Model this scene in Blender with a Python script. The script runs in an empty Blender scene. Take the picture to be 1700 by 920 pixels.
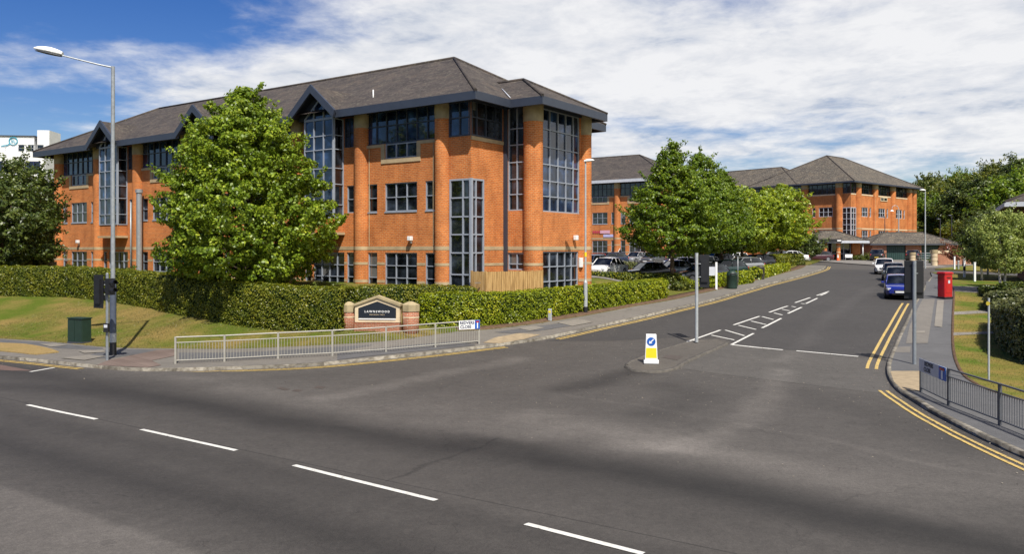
import bpy, bmesh, math, random
import numpy as np
from mathutils import Vector, Matrix
R=math.radians
random.seed(7); rng=np.random.default_rng(11)
scene=bpy.context.scene; col=scene.collection
F=1340.0; CX=850.0; HV=413.0; CZ=4.6      # lens constant, horizon row, eye height

# ------------------------------------------------------------------ helpers
def link(o,parent=None):
    col.objects.link(o)
    if parent is not None: o.parent=parent
    return o
def tag(o,label=None,cat=None,group=None,kind=None):
    if label: o['label']=label
    if cat: o['category']=cat
    if group: o['group']=group
    if kind: o['kind']=kind
    return o
def empty(name,loc=(0,0,0),rz=0,label=None,cat=None,group=None):
    o=bpy.data.objects.new(name,None); o.empty_display_size=.3; link(o)
    o.location=loc; o.rotation_euler=(0,0,rz); return tag(o,label,cat,group)
def clone(root,loc,rz,label=None,group=None):
    def rec(o,parent):
        c=o.copy(); col.objects.link(c)
        if parent is not None: c.parent=parent
        for ch in [k for k in bpy.data.objects if k.parent==o and k is not c]: rec(ch,c)
        return c
    r=rec(root,None); r.location=loc; r.rotation_euler=(0,0,rz); tag(r,label,None,group); return r
def mesh_np(name,V,Fq,mat,parent=None,smooth=False,mats=None,midx=None):
    V=np.asarray(V,dtype=np.float32); Fq=np.asarray(Fq,dtype=np.int32)
    me=bpy.data.meshes.new(name); n=len(Fq); k=Fq.shape[1]
    me.vertices.add(len(V)); me.vertices.foreach_set('co',V.ravel())
    me.loops.add(n*k); me.loops.foreach_set('vertex_index',Fq.ravel())
    me.polygons.add(n); me.polygons.foreach_set('loop_start',np.arange(0,n*k,k,dtype=np.int32))
    me.polygons.foreach_set('loop_total',np.full(n,k,dtype=np.int32))
    if smooth: me.polygons.foreach_set('use_smooth',np.ones(n,dtype=bool))
    me.update(calc_edges=True)
    for m in (mats or [mat]): me.materials.append(m)
    if midx is not None: me.polygons.foreach_set('material_index',np.asarray(midx,dtype=np.int32))
    me.validate()
    return link(bpy.data.objects.new(name,me),parent)
class MB:
    """collects shapes and builds one mesh object"""
    def __init__(s): s.bm=bmesh.new(); s.mi=0
    def _fin(s,fs,smooth=False):
        for f in fs: f.material_index=s.mi; f.smooth=smooth
    def box(s,c,d,rz=0,taper=1.0,ry=0):
        m=Matrix.Translation(c)@Matrix.Rotation(rz,4,'Z')@Matrix.Rotation(ry,4,'Y')
        vs=[]
        for z in (-.5,.5):
            k=taper if z>0 else 1
            for x,y in ((-.5,-.5),(.5,-.5),(.5,.5),(-.5,.5)):
                vs.append(s.bm.verts.new(m@Vector((x*d[0]*k,y*d[1]*k,z*d[2]))))
        fs=[s.bm.faces.new([vs[i] for i in q]) for q in ((3,2,1,0),(4,5,6,7),(0,1,5,4),(1,2,6,5),(2,3,7,6),(3,0,4,7))]
        s._fin(fs); return s
    def bb(s,a,b):
        return s.box(((a[0]+b[0])/2,(a[1]+b[1])/2,(a[2]+b[2])/2),(abs(b[0]-a[0]),abs(b[1]-a[1]),abs(b[2]-a[2])))
    def tube(s,p,q,r,r2=None,n=10,cap=True,smooth=True):
        p=Vector(p);q=Vector(q);r2=r if r2 is None else r2
        d=(q-p).normalized(); a=d.orthogonal().normalized(); b=d.cross(a)
        A=[];B=[]
        for i in range(n):
            t=2*math.pi*i/n; o=a*math.cos(t)+b*math.sin(t)
            A.append(s.bm.verts.new(p+o*r)); B.append(s.bm.verts.new(q+o*r2))
        fs=[s.bm.faces.new((A[i],A[(i+1)%n],B[(i+1)%n],B[i])) for i in range(n)]
        s._fin(fs,smooth)
        if cap: s._fin([s.bm.faces.new(A[::-1]),s.bm.faces.new(B)])
        return s
    def path(s,pts,rs,n=8):
        if not hasattr(rs,'__len__'): rs=[rs]*len(pts)
        rings=[];prev=None
        for i,p in enumerate(pts):
            p=Vector(p); d=(Vector(pts[min(i+1,len(pts)-1)])-Vector(pts[max(i-1,0)])).normalized()
            a=(prev-d*prev.dot(d)).normalized() if prev is not None else d.orthogonal().normalized()
            prev=a; b=d.cross(a)
            rings.append([s.bm.verts.new(p+(a*math.cos(2*math.pi*k/n)+b*math.sin(2*math.pi*k/n))*rs[i]) for k in range(n)])
        fs=[]
        for A,B in zip(rings,rings[1:]):
            for i in range(n): fs.append(s.bm.faces.new((A[i],A[(i+1)%n],B[(i+1)%n],B[i])))
        s._fin(fs,True); s._fin([s.bm.faces.new(rings[0][::-1]),s.bm.faces.new(rings[-1])]); return s
    def lathe(s,prof,c=(0,0,0),n=20,sx=1,sy=1,smooth=True):
        rings=[[s.bm.verts.new((c[0]+r*sx*math.cos(2*math.pi*k/n),c[1]+r*sy*math.sin(2*math.pi*k/n),c[2]+z)) for k in range(n)] for r,z in prof]
        fs=[]
        for A,B in zip(rings,rings[1:]):
            for i in range(n): fs.append(s.bm.faces.new((A[i],A[(i+1)%n],B[(i+1)%n],B[i])))
        s._fin(fs,smooth); s._fin([s.bm.faces.new(rings[0][::-1]),s.bm.faces.new(rings[-1])]); return s
    def prism(s,poly,fn,d0,d1):
        """poly of 2d points, fn(a,b,depth)->3d"""
        A=[s.bm.verts.new(fn(a,b,d0)) for a,b in poly]; B=[s.bm.verts.new(fn(a,b,d1)) for a,b in poly]; n=len(poly)
        fs=[s.bm.faces.new(A),s.bm.faces.new(B[::-1])]+[s.bm.faces.new((A[(i+1)%n],A[i],B[i],B[(i+1)%n])) for i in range(n)]
        s._fin(fs); return s
    def quad(s,*p):
        s._fin([s.bm.faces.new([s.bm.verts.new(q) for q in p])]); return s
    def build(s,name,mat,parent=None,bevel=0,recalc=True):
        if recalc: bmesh.ops.recalc_face_normals(s.bm,faces=s.bm.faces)
        for e in s.bm.edges:
            if len(e.link_faces)==2 and e.calc_face_angle(0)>.75: e.smooth=False
        me=bpy.data.meshes.new(name); s.bm.to_mesh(me); s.bm.free()
        for m in (mat if isinstance(mat,list) else [mat]): me.materials.append(m)
        o=link(bpy.data.objects.new(name,me),parent)
        if bevel:
            b=o.modifiers.new('b','BEVEL'); b.width=bevel; b.segments=2; b.limit_method='ANGLE'
        return o
# ------------------------------------------------------------------ materials
def nt(name):
    m=bpy.data.materials.new(name); m.use_nodes=True; return m,m.node_tree.nodes,m.node_tree.links,m.node_tree.nodes['Principled BSDF']
def ramp(N,stops):
    r=N.new('ShaderNodeValToRGB'); e=r.color_ramp.elements
    while len(e)<len(stops): e.new(.5)
    for i,(p,c) in enumerate(stops): e[i].position=p; e[i].color=(*c,1)
    return r
def mul(c,k): return tuple(x*k for x in c)
def M(name,c,rough=.6,metal=0,var=.12,scale=6,bump=0,bscale=40,coat=0,spec=.5):
    m,N,L,P=nt(name)
    P.inputs['Roughness'].default_value=rough; P.inputs['Metallic'].default_value=metal
    P.inputs['Coat Weight'].default_value=coat; P.inputs['Specular IOR Level'].default_value=spec
    tc=N.new('ShaderNodeTexCoord'); n=N.new('ShaderNodeTexNoise'); n.inputs['Scale'].default_value=scale; n.inputs['Detail'].default_value=6
    L.new(tc.outputs['Object'],n.inputs['Vector'])
    r=ramp(N,[(.3,mul(c,1-var)),(.7,mul(c,1+var))]); L.new(n.outputs['Fac'],r.inputs['Fac']); L.new(r.outputs['Color'],P.inputs['Base Color'])
    if bump:
        b=N.new('ShaderNodeTexNoise'); b.inputs['Scale'].default_value=bscale; b.inputs['Detail'].default_value=4; L.new(tc.outputs['Object'],b.inputs['Vector'])
        bp=N.new('ShaderNodeBump'); bp.inputs['Strength'].default_value=bump; bp.inputs['Distance'].default_value=.02
        L.new(b.outputs['Fac'],bp.inputs['Height']); L.new(bp.outputs['Normal'],P.inputs['Normal'])
    return m
def brick_mat(name,c1,c2,mortar,scale=1.0):
    m,N,L,P=nt(name); P.inputs['Roughness'].default_value=.85; P.inputs['Specular IOR Level'].default_value=.2
    tc=N.new('ShaderNodeTexCoord'); sp=N.new('ShaderNodeSeparateXYZ'); L.new(tc.outputs['Object'],sp.inputs[0])
    ad=N.new('ShaderNodeMath'); L.new(sp.outputs['X'],ad.inputs[0]); L.new(sp.outputs['Y'],ad.inputs[1])
    cb=N.new('ShaderNodeCombineXYZ'); L.new(ad.outputs[0],cb.inputs['X']); L.new(sp.outputs['Z'],cb.inputs['Y'])
    br=N.new('ShaderNodeTexBrick'); L.new(cb.outputs[0],br.inputs['Vector'])
    br.inputs['Scale'].default_value=1/scale; br.inputs['Brick Width'].default_value=.225; br.inputs['Row Height'].default_value=.075; br.inputs['Mortar Size'].default_value=.010
    br.inputs['Color1'].default_value=(*c1,1); br.inputs['Color2'].default_value=(*c2,1); br.inputs['Mortar'].default_value=(*mortar,1); br.inputs['Bias'].default_value=-.1
    n=N.new('ShaderNodeTexNoise'); n.inputs['Scale'].default_value=.6; n.inputs['Detail'].default_value=8; L.new(tc.outputs['Object'],n.inputs['Vector'])
    r=ramp(N,[(.3,(.80,.78,.78)),(.65,(1.12,1.12,1.12))]); L.new(n.outputs['Fac'],r.inputs['Fac'])
    n2=N.new('ShaderNodeTexNoise'); n2.inputs['Scale'].default_value=14; n2.inputs['Detail'].default_value=3; L.new(cb.outputs[0],n2.inputs['Vector'])
    r2=ramp(N,[(.3,(.78,.78,.78)),(.7,(1.2,1.2,1.2))]); L.new(n2.outputs['Fac'],r2.inputs['Fac'])
    x=N.new('ShaderNodeMix'); x.data_type='RGBA'; x.blend_type='MULTIPLY'; x.inputs[0].default_value=1; L.new(br.outputs['Color'],x.inputs[6]); L.new(r.outputs['Color'],x.inputs[7])
    y=N.new('ShaderNodeMix'); y.data_type='RGBA'; y.blend_type='MULTIPLY'; y.inputs[0].default_value=1; L.new(x.outputs[2],y.inputs[6]); L.new(r2.outputs['Color'],y.inputs[7])
    mp=N.new('ShaderNodeMapping'); mp.inputs['Scale'].default_value=(1.6,.4,1); L.new(cb.outputs[0],mp.inputs[0]); n3=N.new('ShaderNodeTexNoise'); n3.inputs['Scale'].default_value=1.6; n3.inputs['Detail'].default_value=5; L.new(mp.outputs[0],n3.inputs['Vector'])
    r3=ramp(N,[(.34,(.84,.82,.82)),(.50,(1,1,1)),(.72,(1.03,1.04,1.07))]); L.new(n3.outputs['Fac'],r3.inputs['Fac']); z=N.new('ShaderNodeMix'); z.data_type='RGBA'; z.blend_type='MULTIPLY'; z.inputs[0].default_value=1; L.new(y.outputs[2],z.inputs[6]); L.new(r3.outputs['Color'],z.inputs[7])
    L.new(z.outputs[2],P.inputs['Base Color']); return m
BRICK=brick_mat('brick',(.58,.172,.038),(.44,.118,.027),(.50,.28,.13),1.25)
BRICKD=brick_mat('brick_dark',(.36,.12,.06),(.28,.09,.05),(.36,.27,.19))
def stone_mat(name,c,var=.15): return M(name,c,.85,0,var,2.2,.3,30,spec=.2)
STONE=stone_mat('stone',(.42,.32,.19)); STONE2=stone_mat('stone_cap',(.36,.29,.17),.22); SAND=stone_mat('pale_stone',(.62,.5,.33))
def roof_mat(name,a,b,lich=.2):
    m,N,L,P=nt(name); P.inputs['Roughness'].default_value=.9; P.inputs['Specular IOR Level'].default_value=.2
    tc=N.new('ShaderNodeTexCoord'); sp=N.new('ShaderNodeSeparateXYZ'); L.new(tc.outputs['Object'],sp.inputs[0])
    ad=N.new('ShaderNodeMath'); L.new(sp.outputs['X'],ad.inputs[0]); L.new(sp.outputs['Y'],ad.inputs[1])
    cb=N.new('ShaderNodeCombineXYZ'); L.new(ad.outputs[0],cb.inputs['X']); L.new(sp.outputs['Z'],cb.inputs['Y'])
    br=N.new('ShaderNodeTexBrick'); L.new(cb.outputs[0],br.inputs['Vector']); br.inputs['Scale'].default_value=1
    br.inputs['Brick Width'].default_value=.5; br.inputs['Row Height'].default_value=.13; br.inputs['Mortar Size'].default_value=.012
    br.inputs['Color1'].default_value=(*a,1); br.inputs['Color2'].default_value=(*b,1); br.inputs['Mortar'].default_value=(*mul(a,.55),1)
    n=N.new('ShaderNodeTexNoise'); n.inputs['Scale'].default_value=.9; n.inputs['Detail'].default_value=10; n.inputs['Roughness'].default_value=.7; L.new(tc.outputs['Object'],n.inputs['Vector'])
    r=ramp(N,[(.32,(.7,.7,.72)),(.5,(1,1,1)),(.7,(1.45,1.35,1.2))]); L.new(n.outputs['Fac'],r.inputs['Fac'])
    x=N.new('ShaderNodeMix'); x.data_type='RGBA'; x.blend_type='MULTIPLY'; x.inputs[0].default_value=1; L.new(br.outputs['Color'],x.inputs[6]); L.new(r.outputs['Color'],x.inputs[7])
    v=N.new('ShaderNodeTexNoise'); v.inputs['Scale'].default_value=5; v.inputs['Detail'].default_value=5; L.new(tc.outputs['Object'],v.inputs['Vector'])
    rv=ramp(N,[(.56,(0,0,0)),(.66,(.65,.65,.65))]); L.new(v.outputs['Fac'],rv.inputs['Fac'])
    y=N.new('ShaderNodeMix'); y.data_type='RGBA'; L.new(rv.outputs['Color'],y.inputs[0]); L.new(x.outputs[2],y.inputs[6]); y.inputs[7].default_value=(lich,lich*.9,lich*.7,1)
    L.new(y.outputs[2],P.inputs['Base Color']); return m
ROOF=roof_mat('roof_tiles',(.082,.069,.062),(.058,.050,.047),.13); ROOF2=roof_mat('roof_tiles_lichen',(.115,.098,.078),(.07,.062,.055),.30)
FASC=M('blue_grey_metal',(.036,.044,.064),.45,.0,.08,3); FRAME=M('window_frame_metal',(.29,.32,.37),.45,0,.08,4)  # FASC also frames the top windows: eave shade put into a darker colour
PALEFR=M('pale_frame',(.5,.52,.56),.5,0,.08,4)
def glass_mat(name,c,rough=.04,ior=1.7):
    m,N,L,P=nt(name); P.inputs['Roughness'].default_value=rough; P.inputs['IOR'].default_value=ior
    tc=N.new('ShaderNodeTexCoord'); n=N.new('ShaderNodeTexNoise'); n.inputs['Scale'].default_value=1.1; n.inputs['Detail'].default_value=5; L.new(tc.outputs['Object'],n.inputs['Vector'])
    r=ramp(N,[(.38,mul(c,.25)),(.5,c),(.60,mul(c,2.2)),(.70,tuple(q*5 for q in c))]); L.new(n.outputs['Fac'],r.inputs['Fac']); L.new(r.outputs['Color'],P.inputs['Base Color'])
    bp=N.new('ShaderNodeBump'); bp.inputs['Strength'].default_value=.12; bp.inputs['Distance'].default_value=.05
    L.new(n.outputs['Fac'],bp.inputs['Height']); L.new(bp.outputs['Normal'],P.inputs['Normal']); return m
GLASS=glass_mat('window_glass',(.010,.013,.018)); GLASSB=glass_mat('window_glass_sky_tint',(.010,.022,.052),.05,1.72)  # GLASSB has the blue of the reflected sky put into its base colour
CARGLASS=glass_mat('car_glass',(.012,.014,.016),.05,1.6)
GALV=M('galvanised_steel',(.32,.34,.35),.45,.35,.15,8); SIGP=M('signal_pole_grey',(.22,.24,.26),.5,.2,.12,8); GALVL=M('pale_galvanised',(.40,.42,.42),.5,.2,.12,8); RAILM=M('rail_paint',(.36,.34,.29),.5,.1,.1,8)
RAILD=M('rail_paint_grey',(.10,.105,.115),.5,.2,.1,8)
BLACK=M('black_plastic',(.012,.012,.014),.5,0,.2,5); DKGREY=M('dark_grey_paint',(.05,.055,.07),.5,0,.1,5)
WHITE=M('white_paint',(.78,.78,.76),.5,0,.05,5); OFFW=M('white_render',(.74,.74,.73),.7,0,.06,1)
YEL=M('yellow_panel',(.85,.62,.02),.4,0,.05,5); BLUE=M('sign_blue',(.01,.10,.42),.4,0,.05,5); RED=M('postbox_red',(.42,.008,.012),.35,0,.08,4,coat=.4)
GREENC=M('cabinet_green',(.012,.032,.022),.5,0,.15,4); TYRE=M('tyre_rubber',(.015,.015,.016),.8); RIM=M('alloy_rim',(.4,.4,.42),.35,.7)
WOOD=M('fence_wood',(.42,.25,.09),.8,0,.3,7,.3,20,spec=.2); WOODG=M('weathered_wood',(.22,.17,.12),.85,0,.3,7,spec=.2)
CYAN=M('logo_cyan',(.02,.30,.42),.5); ORANGE=M('cone_orange',(.75,.12,.03),.5); LAMPRED=M('lamp_red',(.4,.01,.01),.3); PLATE=M('plate_yellow',(.7,.5,.05),.5); PLATEW=M('plate_white',(.7,.7,.68),.5)
HEAD=M('headlamp',(.55,.57,.6),.15,.3); NAVY=M('text_navy',(.02,.03,.09),.5); DGREEN=M('garage_door_green',(.02,.05,.045),.5)
MANH=M('manhole_iron',(.07,.055,.045),.7,0,.2,20,.4)
def wave_wood():
    m,N,L,P=nt('fence_boards'); P.inputs['Roughness'].default_value=.8
    tc=N.new('ShaderNodeTexCoord'); n=N.new('ShaderNodeTexNoise'); n.inputs['Scale'].default_value=3; mp=N.new('ShaderNodeMapping'); mp.inputs['Scale'].default_value=(4,4,.4)
    L.new(tc.outputs['Object'],mp.inputs[0]); L.new(mp.outputs[0],n.inputs['Vector']); n.inputs['Detail'].default_value=5
    r=ramp(N,[(.3,(.26,.15,.05)),(.5,(.42,.25,.09)),(.7,(.52,.34,.14))]); L.new(n.outputs['Fac'],r.inputs['Fac']); L.new(r.outputs['Color'],P.inputs['Base Color']); return m
BOARD=wave_wood()
def leaf_mat(name,stops,trans=.28,rough=.42):
    m,N,L,P=nt(name); P.inputs['Roughness'].default_value=rough; P.inputs['Specular IOR Level'].default_value=.4
    g=N.new('ShaderNodeNewGeometry'); tc=N.new('ShaderNodeTexCoord'); n=N.new('ShaderNodeTexNoise'); n.inputs['Scale'].default_value=.9; n.inputs['Detail'].default_value=3; L.new(tc.outputs['Object'],n.inputs['Vector'])
    a=N.new('ShaderNodeMath'); a.operation='MULTIPLY_ADD'; L.new(g.outputs['Random Per Island'],a.inputs[0]); a.inputs[1].default_value=.55
    b=N.new('ShaderNodeMath'); b.operation='MULTIPLY_ADD'; L.new(n.outputs['Fac'],b.inputs[0]); b.inputs[1].default_value=.9; b.inputs[2].default_value=-.22
    L.new(b.outputs[0],a.inputs[2])
    r=ramp(N,stops); L.new(a.outputs[0],r.inputs['Fac']); L.new(r.outputs['Color'],P.inputs['Base Color'])
    t=N.new('ShaderNodeBsdfTranslucent'); hs=N.new('ShaderNodeHueSaturation'); hs.inputs['Value'].default_value=1.35; hs.inputs['Hue'].default_value=.485; L.new(r.outputs['Color'],hs.inputs['Color']); L.new(hs.outputs[0],t.inputs['Color'])
    mx=N.new('ShaderNodeMixShader'); mx.inputs[0].default_value=trans; L.new(P.outputs[0],mx.inputs[1]); L.new(t.outputs[0],mx.inputs[2])
    L.new(mx.outputs[0],N['Material Output'].inputs['Surface']); return m
LF_BIG=leaf_mat('lime_leaves',[(0.1, (0.061, 0.101, 0.006)), (0.45, (0.138, 0.215, 0.012)), (0.75, (0.278, 0.354, 0.023)), (0.95, (0.527, 0.558, 0.057))])
LF_HORN=leaf_mat('hornbeam_leaves',[(0.1, (0.046, 0.083, 0.005)), (0.5, (0.108, 0.181, 0.007)), (0.9, (0.269, 0.332, 0.016))])
LF_YEL=leaf_mat('maple_leaves',[(0.1, (0.085, 0.133, 0.005)), (0.5, (0.19, 0.265, 0.009)), (0.85, (0.379, 0.426, 0.022)), (0.98, (0.585, 0.346, 0.044))])
LF_DARK=leaf_mat('dark_leaves',[(0.1, (0.022, 0.04, 0.006)), (0.5, (0.064, 0.093, 0.013)), (0.9, (0.162, 0.187, 0.032))],.2)
LF_MID=leaf_mat('mid_leaves',[(0.1, (0.037, 0.059, 0.006)), (0.5, (0.088, 0.118, 0.012)), (0.9, (0.2, 0.197, 0.03))],.25)
LF_BIRCH=leaf_mat('birch_leaves',[(0.1, (0.081, 0.12, 0.02)), (0.5, (0.196, 0.253, 0.05)), (0.85, (0.423, 0.462, 0.121)), (0.98, (0.684, 0.626, 0.242))])
LF_HEDGE=leaf_mat('hedge_leaves',[(0.1, (0.052, 0.075, 0.004)), (0.5, (0.125, 0.149, 0.009)), (0.9, (0.289, 0.269, 0.021))],.2)
LF_LAUREL=leaf_mat('laurel_leaves',[(0.1, (0.08, 0.112, 0.003)), (0.45, (0.193, 0.248, 0.006)), (0.8, (0.386, 0.409, 0.013)), (0.98, (0.579, 0.497, 0.048))],.3,.4)
LF_DRY=leaf_mat('dry_hedge_leaves',[(0.1, (0.054, 0.068, 0.018)), (0.5, (0.121, 0.135, 0.039)), (0.9, (0.243, 0.243, 0.091))],.2)
LF_RED=leaf_mat('red_leaves',[(.1,(.12,.04,.02)),(.5,(.22,.08,.04)),(.9,(.3,.16,.08))],.2)
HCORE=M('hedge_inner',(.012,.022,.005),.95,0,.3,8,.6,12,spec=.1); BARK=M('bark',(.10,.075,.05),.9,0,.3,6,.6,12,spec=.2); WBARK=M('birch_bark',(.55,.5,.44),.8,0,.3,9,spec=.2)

# ------------------------------------------------------------------ terrain
PY=[-60,10,16,23,30,36,42,48,54,62,80,100,118,150,200,300,420]; PD=[4.4,4.5,4.6,4.68,4.66,4.42,4.02,3.52,3.15,2.82,2.4,2.05,1.85,1.75,-3,-10,-14]
def sst(a,b,x): t=min(1,max(0,(x-a)/(b-a))); return t*t*(3-2*t)
def dprof(y): return float(np.interp(y,PY,PD))
def D(x,y):
    d=dprof(y)
    if y>30: k=1-sst(-14,-5,x); d=d*(1-k)+4.72*k if y<60 else d*(1-k*(1-sst(60,90,y)))+4.72*k*(1-sst(60,90,y))
    if y>150: d=1.75+(d-1.75)*sst(40,110,x)
    return d
def H(x,y): return CZ-D(x,y)
def pick(u,v,hf):
    k=(u-CX)/F; y0=5
    y=5.0
    while y<500:
        if CZ-(v-HV)*y/F<=hf(k*y,y): break
        y0=y; y+=.5
    a,b=y0,y
    for _ in range(24):
        m=(a+b)/2
        if CZ-(v-HV)*m/F<=hf(k*m,m): b=m
        else: a=m
    return (k*b,b,hf(k*b,b))
def G(u,v): return pick(u,v,H)
def at(u,v,y): return Vector(((u-CX)/F*y,y,CZ-(v-HV)*y/F))
def xy(u,y): return ((u-CX)/F*y,y)
KL=[G(*p)[:2] for p in [(-300,572),(0,596),(150,611),(245,617),(420,613),(540,607),(700,591),(800,579),(860,571),(915,562),(1000,543),(1100,520),(1200,495),(1300,467),(1345,455),(1366,448),(1371,443)]]
PL=[G(*p)[:2] for p in [(-300,552),(0,566),(102,573),(183,581),(287,583),(400,583),(540,577),(634,571),(700,563),(762,554),(812,551),(861,545),(910,538),(976,527),(1038,515),(1106,503),(1143,495),(1195,483),(1255,468),(1325,449),(1339,442)]]
KR=[G(*p)[:2] for p in [(1545,462),(1532,483),(1519,505),(1502,540),(1488,570),(1476,598),(1472,615),(1476,632),(1490,650),(1520,670),(1556,692),(1620,725),(1700,762),(1800,805),(2100,930)]]
PR=[G(*p)[:2] for p in [(1545,454),(1566,462),(1582,478),(1584,490),(1582,529),(1582,576),(1588,607),(1607,635),(1643,654),(1700,672),(1800,700),(2100,790)]]
def resample(P,step):
    P=[Vector(p) for p in P]; out=[P[0]]
    # catmull-rom smoothing
    for i in range(len(P)-1):
        p0=P[max(i-1,0)];p1=P[i];p2=P[i+1];p3=P[min(i+2,len(P)-1)]; n=max(1,int((p2-p1).length/step))
        for j in range(1,n+1):
            t=j/n; out.append(.5*((2*p1)+(p2-p0)*t+(2*p0-5*p1+4*p2-p3)*t*t+(3*p1-p0-3*p2+p3)*t**3))
    return [tuple(p) for p in out]
KLs,PLs,KRs,PRs=[resample(p,.8) for p in (KL,PL,KR,PR)]
PLa=np.array(PLs)
def dist_line(x,y,A):
    a=A[:-1];b=A[1:];p=np.array((x,y)); d=b-a; t=np.clip(((p-a)*d).sum(1)/(d*d).sum(1),0,1); q=a+d*t[:,None]
    return float(np.sqrt(((p-q)**2).sum(1)).min())
def Tz(y,x=0):
    a=CZ+float(np.interp(y,[40,48,110,200],[-2.15,-2.1,-1.6,-1.5])); k=sst(5.5,10.5,x)
    return a if k<=0 else a*(1-k)+(H(x,y)+.14)*k
def HLl(x,y):
    d=dist_line(x,y,PLa); h=H(x,y)+.13; t=Tz(y,x)
    b=max(0,d-.2); rise=.21*b*b/(b+1.0) if b>0 else 0
    if y>44: rise*=1+.0*y
    z=h+rise
    if t>h: z=min(z,t)
    else: z=h
    return z
def HRr(x,y): return H(x,y)+.13+.0*x
def HLg(x,y): return HLl(x,y) if in_poly(LLB,x,y) else H(x,y)
LLB=PLs+[(60,150),(-150,150),(-150,PLs[0][1]+10)]
def GL(u,v): return pick(u,v,HLg)
def in_poly(P,x,y):
    c=False;n=len(P)
    for i in range(n):
        x1,y1=P[i];x2,y2=P[(i+1)%n]
        if (y1>y)!=(y2>y) and x<(x2-x1)*(y-y1)/(y2-y1)+x1: c=not c
    return c
def drape(name,P,hf,off,mat,step=1.0,skirt=0,parent=None,kind='structure',smooth=False):
    bm=bmesh.new(); vs=[bm.verts.new((p[0],p[1],0)) for p in P]; bm.faces.new(vs)
    xs=[p[0] for p in P]; ys=[p[1] for p in P]
    def cut(co,no):
        bmesh.ops.bisect_plane(bm,geom=bm.verts[:]+bm.edges[:]+bm.faces[:],plane_co=co,plane_no=no)
    def lines(a,b):
        out=[];t=math.floor(a/step)*step
        while t<b:
            if t>a: out.append(t)
            t+=step if abs(t)<90 and t<90 else step*6
        return out
    for x in lines(min(xs),max(xs)): cut((x,0,0),(1,0,0))
    for y in lines(min(ys),max(ys)): cut((0,y,0),(0,1,0))
    bound=[e for e in bm.edges if e.is_boundary]
    if skirt:
        r=bmesh.ops.extrude_edge_only(bm,edges=bound); low=set(g for g in r['geom'] if isinstance(g,bmesh.types.BMVert))
    else: low=set()
    for v in bm.verts:
        v.co.z=hf(v.co.x,v.co.y)+off-(skirt if v in low else 0)
    me=bpy.data.meshes.new(name); bmesh.ops.recalc_face_normals(bm,faces=bm.faces)
    up=sum(f.normal.z*f.calc_area() for f in bm.faces)
    if up<0: bmesh.ops.reverse_faces(bm,faces=bm.faces)
    for f in bm.faces: f.smooth=False
    bm.to_mesh(me); bm.free(); me.materials.append(mat)
    o=link(bpy.data.objects.new(name,me),parent)
    if kind: o['kind']=kind
    return o
def strip(P,a,b):
    """polygon between offsets a and b (left positive) of polyline P"""
    A=[];B=[]
    for i,p in enumerate(P):
        d=Vector(P[min(i+1,len(P)-1)])-Vector(P[max(i-1,0)]); d.normalize(); n=Vector((-d.y,d.x))
        A.append((p[0]+n.x*a,p[1]+n.y*a)); B.append((p[0]+n.x*b,p[1]+n.y*b))
    return A,B
def ribbon(name,P,a,b,hf,z0,mat,z1=None,close=None,kind='structure',parent=None):
    """band along P from offset a to b, top at hf+z0; if z1 given, sides drop to z1"""
    A,B=strip(P,a,b); V=[];Fq=[]
    for p,q in zip(A,B):
        h=(hf(*p)+hf(*q))/2
        V+= [(p[0],p[1],hf(*p)+z0),(q[0],q[1],hf(*q)+z0)]
    n=len(A)
    for i in range(n-1): Fq.append((2*i,2*i+2,2*i+3,2*i+1))
    if z1 is not None:
        o=len(V)
        for p,q in zip(A,B): V+=[(p[0],p[1],hf(*p)+z1),(q[0],q[1],hf(*q)+z1)]
        for i in range(n-1):
            Fq.append((2*i,o+2*i,o+2*i+2,2*i+2)); Fq.append((2*i+1,2*i+3,o+2*i+3,o+2*i+1))
        Fq.append((0,1,o+1,o)); k=2*(n-1); Fq.append((k,o+k,o+k+1,k+1))
    o=mesh_np(name,V,Fq,mat,parent)
    bm=bmesh.new(); bm.from_mesh(o.data); bmesh.ops.recalc_face_normals(bm,faces=bm.faces)
    if sum(f.normal.z*f.calc_area() for f in bm.faces if abs(f.normal.z)>.5)<0: bmesh.ops.reverse_faces(bm,faces=bm.faces)
    bm.to_mesh(o.data); bm.free()
    if kind: o['kind']=kind
    return o

# road material: wheel tracks along the main road and turning sweeps
SWEEPS=[([(1290,615),(1285,650),(1250,690),(1190,725),(1120,745),(1030,742)],.85,.40),([(860,597),(780,613),(700,629),(620,647),(550,660)],.9,.42),
 ([(380,648),(540,675),(640,700),(760,712),(900,722)],1.3,.30),([(880,690),(1050,720),(1200,755),(1400,805),(1550,850),(1750,900)],1.4,.34),([(950,655),(1150,690),(1300,715),(1500,760),(1700,800)],.28,.16),
 ([(780,735),(1000,775),(1300,835),(1700,925)],1.3,-.42),([(940,645),(1010,630),(1050,617)],1.3,-.45),([(1340,655),(1450,690),(1600,735)],1.9,-.22),([(1100,640),(1160,660),(1080,690)],1.4,-.2),
 ([(640,797),(815,728)],.10,-.3),([(700,590),(560,608),(420,625),(300,630)],1.0,.12),([(1465,470),(1360,540),(1300,600)],.7,.18),([(0,640),(250,660),(480,705),(700,745)],1.2,-.25)]
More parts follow.
